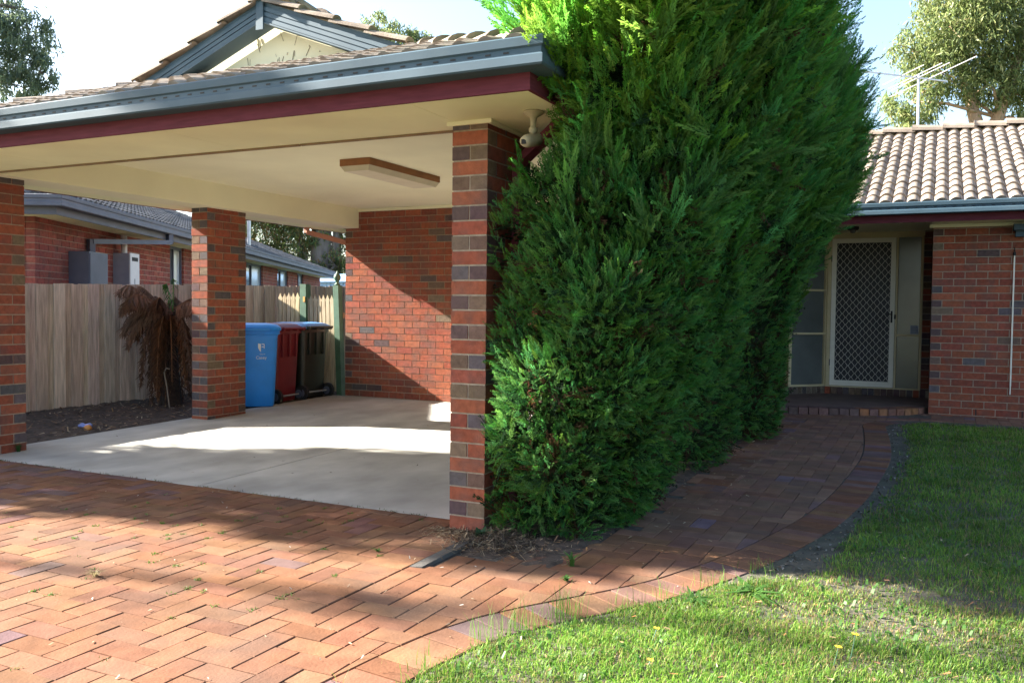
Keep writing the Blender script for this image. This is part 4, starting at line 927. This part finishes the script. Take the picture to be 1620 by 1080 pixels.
gum_tree('sunlit yellow green gum tree with orange trunks behind the tiled roof ridge', (3.4, 18.4, 0),
         [([(3.5, 18.3, 0), (3.42, 18.3, 3), (3.36, 18.33, 5.4), (3.1, 18.4, 6.4), (2.9, 18.5, 7.6)], .26, .07), ([(3.6, 18.4, 0), (3.62, 18.4, 4.5), (3.72, 18.5, 5.8), (4.1, 18.7, 7.2), (4.3, 18.8, 8.6)], .22, .07)],
         [(1.95, 17.7, 6.15, .72, .75, .62, 1.0), (1.75, 17.6, 5.35, .6, .6, .55, .9), (2.45, 18.0, 6.9, .85, .9, .75, 1.1), (2.65, 18.1, 7.9, .95, .9, .8, 1.1), (3.3, 18.4, 7.7, 1.1, 1.1, .9, 1.2), (4.2, 18.8, 7.9, 1.2, 1.1, 1.1, 1.1), (3.9, 18.7, 6.7, .9, .9, .6, 1.0), (4.7, 19.0, 6.2, .8, .9, .9, 1.0), (3.2, 18.2, 8.8, 1.3, 1.2, 1.0, 1), (5.4, 19.2, 7.6, 1.3, 1.2, 1.5, .8), (2.5, 18.3, 5.2, .35, .4, .35, .5), (4.35, 18.6, 5.5, .45, .5, .4, .7), (2.05, 17.8, 7.3, .7, .7, .6, .8), (3.5, 18.2, 6.5, .7, .7, .5, .9), (4.6, 18.9, 8.9, 1.2, 1.1, .8, .8)], 44000, .115, 22, GUMC, M['gum_bark'])
gum_tree('tall dense gum with pale grey trunk behind the neighbouring house', (-21.6, 26.2, 0),
         [([(-21.6, 26.1, 0), (-21.5, 26.2, 3), (-21.55, 26.3, 6), (-21.2, 26.3, 9)], .55, .3), ([(-20.9, 26.5, 0), (-20.9, 26.5, 4), (-20.5, 26.6, 7)], .30, .15), ([(-22.4, 26.3, 0), (-22.6, 26.2, 4), (-23.2, 26.2, 7)], .25, .12)],
         [(-24.2, 25.0, 4.6, 1.3, 1.3, 1.1, 1.2), (-23.0, 25.4, 5.4, 1.3, 1.3, 1.0, 1.2), (-22.4, 25.6, 4.0, 1.0, 1.0, .8, 1.1), (-23.4, 25.2, 3.3, 1.2, 1.0, .7, 1.1), (-21.9, 25.5, 5.6, 1.0, 1.0, .7, 1.0), (-20.6, 26.2, 5.6, 1.0, 1.0, .8, 1.0), (-20.2, 26.8, 3.4, .9, .8, .9, 1.0), (-25.5, 24.6, 4.0, 1.4, 1.4, 1.4, 1.0), (-22.5, 26.2, 7.4, 2.2, 2, 1.2, .8), (-20.3, 26.9, 4.6, .8, .8, .7, .9), (-20.5, 25.9, 3.1, .7, .6, .7, .9), (-21.3, 25.5, 2.6, .8, .6, .6, .9), (-22.2, 25.3, 2.9, .9, .7, .7, .9), (-21.2, 25.6, 4.4, .6, .5, .5, .6), (-24.6, 24.9, 5.8, 1.2, 1.2, .9, 1.0), (-22.4, 25.5, 6.4, 1.2, 1.1, .7, 1.0)], 46000, .15, 23, GUMD, M['grey_bark'])
gum_tree('rounded gum crown showing small above the carport roof valley', (-23, 34, 0), [([(-23, 34, 0), (-23, 34, 8), (-22.8, 34, 14)], .4, .15)],
         [(-23.6, 33.5, 15.7, 1.0, 1.0, .8, 1), (-22.9, 33.9, 14.9, 1.4, 1.2, 1.0, 1), (-21.95, 34.3, 15.3, .65, .7, .5, 1), (-21.3, 34.5, 14.4, 1.2, 1.2, .9, 1), (-23, 34, 13, 2, 2, 1.5, .7)], 9000, .20, 24, GUMC, M['grey_bark'])

# street trees standing left of the frame; trunks placed and crowns shaped by masks to throw the dappled shade
def sunpt(s, w, L):                       # point at distance L towards the sun; s across the rays, w height of the ray at u = 0
    return np.array([-L, s-SK*L, w+SZ*L])
LA = 12.0
SR = np.random.default_rng(314)
WIN = [(SR.uniform(.9, 2.1), SR.uniform(-2.4, -.6), SR.uniform(.05, .085)) for _ in range(34)]+[(SR.uniform(-.5, .25), SR.uniform(-2.6, .1), SR.uniform(.05, .10)) for _ in range(40)]+[(SR.uniform(.2, 1.0), SR.uniform(-2.3, -.6), SR.uniform(.05, .07)) for _ in range(9)]
def soft(d, n, inner=.22, outer=.30):     # d > 0 inside: thins towards the rim and leaves stray sprigs beyond it
    p = np.where(d > 0, np.clip(.30+d/inner*.7, 0, 1), .26*np.exp(d/outer)); return SR.uniform(0, 1, n) < p
def shade_mask(P):
    s = P[:, 1]-SK*P[:, 0]; w = P[:, 2]+SZ*P[:, 0]
    edge = -.64+.15*np.sin(w*5.0)+.10*np.sin(w*11+1)
    hi = 1.72+.42*np.clip(w+2.2, 0, 1.6)+.10*np.sin(w*9)+.11*np.sin(w*33+s*5)+.07*np.sin(w*57)
    g = .5+.5*np.sin(s*17+w*9)*np.sin(w*23-s*5)           # small windows between the clumps
    hole = np.zeros(len(P), bool)
    for hs_, hw_, hr_ in WIN: hole |= np.hypot(s-hs_, (w-hw_)*1.25) < hr_
    main = ~hole & soft(np.minimum(s-edge, hi-s), len(P), .12, .22) & (w < .25+.25*np.sin(s*5)) & (SR.uniform(0, 1, len(P)) < .6+.6*g) & (s < 2.7)
    low = (s > -.75) & (s < .15) & (w > .15) & (w < .74+.10*np.sin(s*13)); top = (s > -.85) & (s < .0) & (w > 1.50+.12*np.sin(s*11)) & (w < 2.15)  # extra leaf patches added to shade the hedge below and above its sunlit spot
    return main | ((low | top) & (SR.uniform(0, 1, len(P)) < .8))
bl = []
for s, w, r in ((.1, -2.5, .75), (.8, -2.3, .8), (1.5, -2.2, .6), (.2, -1.5, .8), (1.0, -1.3, .9), (1.7, -1.2, .7), (.2, -.5, .75), (1.0, -.3, .8), (1.7, -.5, .7), (.6, -3.4, 1.0), (1.4, -3.2, .9), (-.1, -3.6, .8), (2.0, -.9, .5), (-.3, .55, .5), (-.4, 1.85, .5)):
    p = sunpt(s, w, LA); bl.append((p[0], p[1], p[2], 1.1, r, r, 1))
b0 = sunpt(.7, -4, LA)
gum_tree('broad leafy street tree shading the driveway from the left', (b0[0], b0[1], 0), [([(b0[0], b0[1], -.05), (b0[0], b0[1]+.05, 2), (b0[0]+.1, b0[1]+.1, 4.5), (b0[0], b0[1]+.1, 6.6)], .22, .08)], bl, 46000, .15, 25, GUMC, M['bark'], 'street trees left of the driveway', mask=shade_mask, droop=.4, name='street_tree', hollow=.1, wid=1.5)
LB = 19.0
def tb_mask(P):
    s = P[:, 1]-SK*P[:, 0]; w = P[:, 2]+SZ*P[:, 0]; m = -1.38+.10*np.sin(w*1.7)
    return soft(.17+.10*np.sin(w*4.1)-np.abs(s-m), len(P), .2, .18) & (s < -.62) & (SR.uniform(0, 1, len(P)) < .45+.5*np.sin(w*7+s*9))
p0, p1, p2, p3 = sunpt(-1.45, -SZ*LB, LB), sunpt(-1.46, -2.4, LB), sunpt(-1.30, .2, LB), sunpt(-1.40, 3.0, LB)
bl = [(*sunpt(-1.4+.1*math.sin(w*3), w, LB), 1.0, .6, .5, 1) for w in (-3.0, -2.2, -1.3, -.3, .7, 1.6, 2.4, 3.0)]
gum_tree('slender upright street tree standing nearest the kerb on the left', (p0[0], p0[1], 0), [([p0, p1, p2, p3], .07, .03)], bl, 3600, .13, 26, GUMC, M['bark'], 'street trees left of the driveway', mask=tb_mask, droop=.4, name='street_tree', hollow=.0, wid=1.5)

# dead tree fern against the fence
fr_t = thing('tree_fern', 'dead brown tree fern with hanging fronds in front of the paling fence', 'tree fern', (-5.82, 3.30, .08)); FC = np.array([-5.82, 3.30, 1.22])
r_ = np.random.default_rng(5)
b = MB(); b.tube([(-5.80, 3.32, .0), (-5.83, 3.30, .6), (-5.82, 3.30, 1.22)], [.13, .11, .10], 10); b.build('trunk', mat('fern_trunk', (.035, .022, .015), .95, amt=.6, scale=25, bump=1, bscale=50), fr_t)
def frond(c, az, L, rise, drop, seed, col, wide=.17, name='dead_frond', dens=120):
    r = np.random.default_rng(seed); pts = []
    for k in range(12):
        t = k/11; h = L*(1-math.exp(-1.9*t))/(1-math.exp(-1.9)); pts.append(c+np.array([math.cos(az)*h, math.sin(az)*h, rise*math.sin(min(t*2.1, 1.57))*1.0-drop*t*t]))
    Q, Cc = [], []; pts = np.array(pts)
    for a, q in zip(pts[:-1], pts[1:]):
        for n in (np.array([-math.sin(az), math.cos(az), 0]), np.array([0, 0, 1.0])): Q.append([a-n*.006, a+n*.006, q+n*.005, q-n*.005]); Cc.append(np.array(col)*1.5)
    for i in range(dens*2):
        t = .12+.88*(i//2)/dens; x = t*11; j = min(int(x), 10); p = pts[j]*(1-(x-j))+pts[j+1]*(x-j); sg = 1 if i % 2 else -1
        sd = np.array([-math.sin(az), math.cos(az), 0])*sg; l = wide*math.sin(math.pi*min(.15+.85*t, 1))**.6*r.uniform(.7, 1.25)+.02
        d = sd*r.uniform(.2, .8)+np.array([math.cos(az), math.sin(az), 0])*r.uniform(0, .5)+np.array([0, 0, -r.uniform(.5, 1.3)]); d /= np.linalg.norm(d); wv = np.cross(d, sd+np.array([.1, .2, .3])); wv /= np.linalg.norm(wv)
        m = p+d*l*.5+r.normal(0, .012, 3); e = p+d*l+np.array([0, 0, -.02])+r.normal(0, .02, 3); w = .0085
        Q.append([p-wv*w*.4, p+wv*w*.4, m+wv*w, m-wv*w]); Q.append([m-wv*w, m+wv*w, e+wv*.002, e-wv*.002]); cc = np.array(col)*r.uniform(.55, 1.4); Cc += [cc, cc]
    return np.array(Q), np.array(Cc)
k = 0
for az, L, rise, drop in ((3.75, .56, .36, .10), (3.4, .50, .40, .22), (4.1, .52, .30, .30), (2.9, .45, .30, .3), (3.55, .55, .12, .40), (4.5, .55, .30, .25), (5.2, .45, .28, .3), (3.9, .46, .02, .45), (3.2, .5, .15, .5), (2.2, .5, .3, .3), (1.3, .45, .3, .4), (.4, .4, .25, .4)):
    Q, c = frond(FC, az, L, rise, drop, k, (.17, .092, .055)); quads_mesh('dead_frond', Q.astype(np.float32), M['fern'], fr_t, c.astype(np.float32)); k += 1
for i in range(22):
    az = r_.uniform(0, 6.28); L = r_.uniform(.10, .36); Q, c = frond(FC+np.array([0, 0, -.03]), az, L, .06, r_.uniform(.85, 1.2), 100+i, (.13, .07, .042) if i % 3 else (.20, .095, .045), .12, dens=90); quads_mesh('dead_frond', Q.astype(np.float32), M['fern'], fr_t, c.astype(np.float32))
for az, L, rise in ((5.6, .16, .42), (4.9, .14, .36)):
    Q, c = frond(FC+np.array([.06, 0, 0]), az, L, rise, .05, 300+int(az*10), (.07, .17, .04), .05, dens=22); o = quads_mesh('green_frond', Q.astype(np.float32), M['grass'], fr_t, c.astype(np.float32)); o['label'] = 'small new green frond'
b = MB(); b.tube([(-5.62, 3.12, .06), (-5.66, 3.11, .35), (-5.70, 3.11, .50), (-5.66, 3.11, .55), (-5.62, 3.12, .54)], .008, 6); b.build('bare_stalk', mat('pale_stalk', (.25, .2, .15), .9), fr_t)

# grass
def blades(P, h, lean, w, col, seed, rows=2):
    r = np.random.default_rng(seed); n = len(P); a = r.uniform(0, 6.28, n); d = np.stack([np.cos(a), np.sin(a), np.zeros(n)], 1); sd = np.stack([-np.sin(a), np.cos(a), np.zeros(n)], 1)
    z = np.array([0, 0, 1.0]); H = h[:, None]; W = w[:, None]; Ln = lean[:, None]
    p1 = P+z*H*.55+d*Ln*H*.30; p2 = P+z*H*(1-.25*np.minimum(Ln, 1.4))+d*Ln*H
    V = np.concatenate([np.stack([P-sd*W*.5, P+sd*W*.5, p1+sd*W*.42, p1-sd*W*.42], 1), np.stack([p1-sd*W*.42, p1+sd*W*.42, p2+sd*W*.06, p2-sd*W*.06], 1)])
    return V.astype(np.float32), np.concatenate([col, col]).astype(np.float32)
def lawn_z(P):
    i = np.clip(np.interp(P[:, 0], gu, np.arange(len(gu))), 0, len(gu)-1.001); j = np.clip(np.interp(P[:, 1], gv, np.arange(len(gv))), 0, len(gv)-1.001); a, b_ = i.astype(int), j.astype(int); fu, fv = i-a, j-b_
    return HZ[a, b_]*(1-fu)*(1-fv)+HZ[a+1, b_]*fu*(1-fv)+HZ[a, b_+1]*(1-fu)*fv+HZ[a+1, b_+1]*fu*fv
def vnoise(x, y, f, s):
    return (np.sin(x*f+s)+np.sin(y*f*1.13+s*2.1)+np.sin((x+y)*f*.71+s*.7)+np.sin((x-y*1.3)*f*1.37+s*1.9))/4
r_ = np.random.default_rng(77); Ps = []
for (u0, u1, v0, v1, dens) in ((.75, 3.3, -3.0, -.2, 15000), (1.3, 3.8, -.2, 1.6, 9000), (1.7, 5.0, 1.6, 4.0, 5200), (1.9, 6.0, 4.0, 6.6, 3600), (3.3, 6.2, -3.2, 1.6, 6500)):
    n = int((u1-u0)*(v1-v0)*dens); P = np.stack([r_.uniform(u0, u1, n), r_.uniform(v0, v1, n), np.zeros(n)], 1); Ps.append(P)
P = np.concatenate(Ps); d = edge_dist(P[:, :2]); x, y = P[:, 0], P[:, 1]
bare = np.interp(y, [-2, -.8, -.3, .1, .5, 1.2, 6], [.0, .0, .05, .23, .19, .10, .15]); nz = vnoise(x, y, 9, 1)*.6+vnoise(x, y, 23, 4)*.4
keep = (d > bare*(1+.5*nz)+.05*nz-.02); thin = vnoise(x, y, 4.2, 7)*.5+vnoise(x, y, 11, 3)*.5
# worn straw coloured patches right of the path mouth
worn = np.exp(-(((x-2.55)/.55)**2+((y+.12)/.22)**2))+.9*np.exp(-(((x-2.35)/.5)**2+((y+.55)/.16)**2))+.55*np.clip(thin-.15, 0, 1)
keep &= r_.uniform(0, 1, len(P)) > .55*np.clip(worn, 0, 1); keep &= r_.uniform(0, 1, len(P)) < np.clip((d-bare)/.10+.35, .2, 1)
P, d, thin, worn, x, y = P[keep], d[keep], thin[keep], worn[keep], x[keep], y[keep]; P[:, 2] = lawn_z(P); n = len(P)
hh = r_.uniform(.013, .038, n)*(1+.75*np.clip(thin+vnoise(x, y, 17, 9)*.5, -.6, 1))*(1-.3*np.clip(worn, 0, 1)); far = np.clip((y-.5)/5, 0, 1); hh *= 1+.25*far
GC = np.array([(.14, .28, .030), (.11, .235, .027), (.185, .30, .042), (.075, .18, .026), (.25, .32, .07)])
c = GC[r_.integers(0, 5, n)]*r_.uniform(.7, 1.3, (n, 1)); st = r_.uniform(0, 1, n) < .06+.42*np.clip(worn, 0, 1)+.22*np.clip(vnoise(x, y, 6.5, 13)-.25, 0, 1)/.5; c *= (1+.30*vnoise(x, y, 3.1, 21)+.25*vnoise(x, y, 14, 22))[:, None]; c[st] = np.array([.30, .22, .10])*r_.uniform(.6, 1.25, (st.sum(), 1))
V, cc = blades(P, hh, r_.uniform(.1, 1.25, n), r_.uniform(.0022, .0046, n)*(1+.9*far), c, 5)
VA, CA = [V], [cc]
# broad leaves of flat weeds and clover among the grass
n = 3200; Q = np.stack([r_.uniform(.9, 3.6, n), r_.uniform(-2.6, 4, n), np.zeros(n)], 1); Q = Q[(edge_dist(Q[:, :2]) > .06) & (vnoise(Q[:, 0], Q[:, 1], 5, 2) > .12)]; Q[:, 2] = lawn_z(Q)+.012; n = len(Q)
V, cc = blades(Q, r_.uniform(.02, .045, n), r_.uniform(.9, 1.5, n), r_.uniform(.010, .018, n), np.array([(.075, .165, .035)])*r_.uniform(.7, 1.3, (n, 1)), 6); VA.append(V); CA.append(cc)
stuff(quads_mesh('lawn', np.concatenate(VA), M['grass'], None, np.concatenate(CA)))
# taller wiry tufts along the paving edge
VA, CA = [], []
for (u, v, k, hm, sp) in ((1.09, -1.32, 60, .17, .09), (1.20, -1.10, 75, .18, .08), (1.02, -1.48, 30, .14, .08), (.93, -1.85, 22, .12, .10), (1.50, -.66, 26, .13, .12), (1.68, -.36, 34, .10, .12), (1.80, -.05, 22, .10, .10), (.88, -2.2, 18, .10, .12), (1.36, -.85, 18, .11, .08)):
    P = np.stack([r_.normal(u, sp*.55, k), r_.normal(v, sp*.55, k), np.zeros(k)], 1); P[:, 2] = np.maximum(lawn_z(P), -.01); V, cc = blades(P, r_.uniform(.45, 1.0, k)*hm, r_.uniform(.05, .40, k), r_.uniform(.0018, .0032, k), np.array([(.10, .20, .03)])*r_.uniform(.7, 1.5, (k, 1)), 8+k); VA.append(V); CA.append(cc)
stuff(quads_mesh('edge_grass', np.concatenate(VA), M['grass'], None, np.concatenate(CA)))

# moss and seedlings in the joints, dry litter, bark chips
VA, CA = [], []
for k in range(150):
    i, j = random.randint(-22, 0), random.randint(-8, 18); u = -.028+i*CS; v = -2.114+j*CS
    if v > .15: continue
    if random.random() < .5: u += random.uniform(0, CS)
    else: v += random.uniform(0, CS)
    if vnoise(u, v, 2.2, 5) < -.05 and random.random() < .75: continue
    m = random.randint(5, 26); P = np.stack([r_.normal(u, .012, m), r_.normal(v, .012, m), np.full(m, -.004)], 1); V, cc = blades(P, r_.uniform(.006, .018, m), r_.uniform(.3, 1.4, m), r_.uniform(.003, .006, m), np.array([(.09, .17, .03)])*r_.uniform(.6, 1.4, (m, 1)), k); VA.append(V); CA.append(cc)
for k in range(70):
    u = random.uniform(-4.5, -.05); m = random.randint(3, 12); P = np.stack([r_.normal(u, .03, m), r_.normal(.182, .006, m), np.full(m, -.004)], 1); V, cc = blades(P, r_.uniform(.006, .022, m), r_.uniform(.3, 1.4, m), r_.uniform(.003, .006, m), np.array([(.07, .12, .03) if random.random() < .5 else (.12, .09, .05)])*r_.uniform(.6, 1.4, (m, 1)), 900+k); VA.append(V); CA.append(cc)
stuff(quads_mesh('joint_moss', np.concatenate(VA), M['grass'], None, np.concatenate(CA)))
def flakes(P, size, cols, seed, flat=.25, asp=.35):
    r = np.random.default_rng(seed); n = len(P); d = r.normal(0, 1, (n, 3)); d[:, 2] *= flat; d /= np.linalg.norm(d, axis=1)[:, None]; X, Y, Z = rotmats(d, r.normal(0, .5, n)); X[:, 2] *= .5
    T = np.array([[[-.5*asp, -.5, 0], [.5*asp, -.4, .03], [.4*asp, .5, 0], [-.3*asp, .45, .05]]]); c = np.array(cols)[r.integers(0, len(cols), n)]*r.uniform(.6, 1.4, (n, 1))
    return place(T, P, X, Y, Z, r.uniform(.6, 1.4, n)*size).astype(np.float32), c.astype(np.float32)
LC = [(.22, .13, .07), (.16, .09, .05), (.30, .20, .11), (.36, .28, .18), (.12, .08, .05)]
VA, CA = [], []
def add(P, size, cols, seed, **k): V, c = flakes(P, size, cols, seed, **k); VA.append(V); CA.append(c)
n = 1500; P = np.stack([r_.uniform(-6.5, -4.92, n), r_.uniform(-.3, 6, n), np.zeros(n)], 1); P[:, 2] = [zs(v)+.005+.06*max(0, min(1, (-4.95-u)/1.2)) for u, v in P[:, :2]]; add(P, .05, LC, 1, asp=.25)
n = 900; P = np.stack([r_.uniform(.22, .95, n), r_.uniform(-.45, 6, n), np.zeros(n)], 1); P[:, 2] = [zp(v)+.032-.05*max(0, -v-.2) for v in P[:, 1]]; add(P, .035, LC+[(.34, .17, .06)], 2, asp=.2)
n = 1500; P = np.stack([r_.normal(.40, .14, n), r_.normal(-.17, .13, n), np.zeros(n)], 1); P[:, 2] = r_.uniform(.004, .05, n)*np.exp(-((P[:, 0]-.38)/.16)**2)+.008; add(P, .055, [(.26, .20, .13), (.20, .14, .09), (.12, .085, .055), (.08, .055, .04)], 3, asp=.06, flat=.45)
n = 300; P = np.stack([r_.normal(.08, .10, n), r_.normal(-.10, .06, n), np.full(n, .006)], 1); P = P[P[:, 1] < -.004]; add(P, .045, [(.34, .26, .16), (.24, .17, .10)], 33, asp=.06, flat=.25)
n = 260; P = np.stack([r_.uniform(-4.5, 2, n), r_.uniform(-2.4, .15, n), np.full(n, .006)], 1); P = P[edge_dist(P[:, :2]) < -.02]; add(P, .016, LC+[(.5, .5, .45)], 4)
n = 320; P = np.stack([r_.uniform(.9, 2.15, n), r_.uniform(0, 6.5, n), np.zeros(n)], 1); P[:, 0] = np.minimum(P[:, 0], 1.0+np.abs(r_.normal(0, .35, n))); P[:, 2] = [zp(v)+.010 for v in P[:, 1]]; add(P, .022, LC, 5)
n = 60; P = np.stack([r_.uniform(-4.6, 0, n), r_.uniform(.2, 5.2, n), np.zeros(n)], 1); P[:, 2] = [zs(v)+.004 for v in P[:, 1]]; add(P, .022, LC+[(.05, .04, .03)], 6)
n = 420; P = np.stack([r_.uniform(1.0, 3.4, n), r_.uniform(-2.2, 1, n), np.zeros(n)], 1); P = P[edge_dist(P[:, :2]) > .03]; P[:, 2] = lawn_z(P)+r_.uniform(.006, .03, len(P)); add(P, .022, [(.38, .15, .06), (.32, .22, .10), (.42, .33, .20), (.22, .11, .06)], 7)
n = 5200; P = np.stack([r_.uniform(1.4, 2.7, n), r_.uniform(-.5, 6.2, n), np.zeros(n)], 1); dd_ = edge_dist(P[:, :2]); P = P[(dd_ > 0) & (dd_ < .26)]; P[:, 2] = lawn_z(P)+.004; add(P, .017, [(.10, .085, .065), (.15, .13, .10), (.06, .05, .04), (.09, .075, .06), (.24, .22, .19)], 8, asp=.7, flat=.6)
stuff(quads_mesh('dry_litter', np.concatenate(VA), M['litter'], None, np.concatenate(CA)))

# single plants and bits
def weed(label, u, v, rad, hgt, n, seed, col=(.075, .17, .035), w=.02, lift=0.0, z=None):
    r = np.random.default_rng(seed); P = np.tile(np.array([u, v, (zp(v) if z is None else z)+.002]), (n, 1))+r.normal(0, rad*.10, (n, 3))*np.array([1, 1, 0])
    V, c = blades(P, r.uniform(.6, 1.1, n)*hgt, r.uniform(.5, 1.6, n)*rad/hgt, r.uniform(.7, 1.2, n)*w, np.array([col])*r.uniform(.7, 1.35, (n, 1)), seed)
    o = quads_mesh('weed', V, M['grass'], None, c); return tag(o, label, 'weed', 'weeds growing in the paving and lawn edge')
weed('taller green seedling growing in the path joint left of the conifer corner shade', .93, -.38, .05, .075, 16, 1, w=.016)
weed('small green seedling in the path joint nearest the tall edge grass', 1.00, -.62, .035, .03, 14, 2, w=.014)
weed('tiny bright green weed in the driveway near the timber edging', -.08, -.62, .03, .02, 18, 3, w=.008)
weed('dry pale weed tuft in the middle of the herringbone driveway', -1.02, -1.60, .05, .035, 46, 4, (.34, .28, .15), w=.004)
weed('broad leaved green weed at the foot of the front brick pillar', .30, -.17, .07, .06, 8, 5, (.05, .11, .05), w=.045, z=.02)
weed('large leafy weed rosette on the lawn beside the path mouth', 1.83, -.42, .14, .045, 26, 6, (.07, .16, .035), w=.03)
weed('leafy rosette weed in the shaded lawn near the bare soil strip', 2.22, .55, .12, .05, 22, 7, (.07, .15, .04), w=.024)
weed('spiky pale green weed where the sun meets the shaded lawn', 2.62, -.05, .11, .07, 24, 8, (.16, .24, .06), w=.007)
weed('second leafy weed on the lawn close to the tall edge grass', 1.62, -.62, .11, .04, 20, 9, (.065, .15, .035), w=.022)
weed('green tuft at the base of the left brick pillar', -4.60, .50, .06, .10, 40, 10, (.05, .11, .03), w=.006, z=.0)
for i, (u, v, h, lab) in enumerate(((2.30, -1.05, .10, 'taller yellow dandelion on its stem in the sunny lawn'), (2.25, -1.13, .07, 'shorter yellow dandelion right beside the taller one'), (1.60, -1.22, .05, 'yellow dandelion low in the grass near the tall edge grass'), (1.66, -1.50, .04, 'lowest yellow dandelion flower near the bottom of the lawn'))):
    z = float(lawn_z(np.array([[u, v, 0]]))[0]); t = thing('dandelion', lab, 'flower', (u, v, z), 'dandelions in the lawn'); b = MB(); b.tube([(u, v, z), (u+.01, v, z+h*.6), (u+.015, v+.005, z+h)], [.0022, .0018, .0018], 5); b.build('stem', M['green_paint'], t)
    b = MB(); c = np.array((u+.015, v+.005, z+h))
    for k in range(14):
        a = k*2.4; l = .013 if k % 2 else .009; b.poly([c+(0, 0, .002), c+np.array((math.cos(a-.2)*l, math.sin(a-.2)*l, .007)), c+np.array((math.cos(a)*l*1.15, math.sin(a)*l*1.15, .006)), c+np.array((math.cos(a+.2)*l, math.sin(a+.2)*l, .007))])
    b.build('flower_head', M['yellow'], t)
b = MB(); b.hexa([(.212, -.78, -.02), (.288, -.77, -.02), (.300, -.10, -.02), (.226, -.10, -.02)], [(.216, -.775, .004), (.284, -.765, .008), (.296, -.10, .026), (.230, -.10, .022)])
tag(b.build('timber_edging', M['timber_old']), 'weathered grey timber edging board lying at the foot of the front pillar', 'edging')
b = MB(); b.lathe((-5.19, 1.66, .035), [(0, -.038), (.022, -.034), (.036, -.015), (.040, .0), (.037, .016), (.022, .034), (.004, .038)], 16); tag(b.build('orange_fruit', M['orange'], smooth=True), 'small orange fruit lying on the garden soil by the left pillar', 'fruit')
b = MB(); b.tube([(-5.40, 1.72, .035), (-5.37, 1.735, .04), (-5.34, 1.75, .034), (-5.30, 1.77, .04), (-5.28, 1.78, .036)], [.022, .033, .025, .032, .02], 12); tag(b.build('crushed_can', M['can']), 'crushed blue drink can lying on the garden soil beside the orange fruit', 'can')

for o in list(bpy.data.objects):
    if 'local' in o: del o['local']
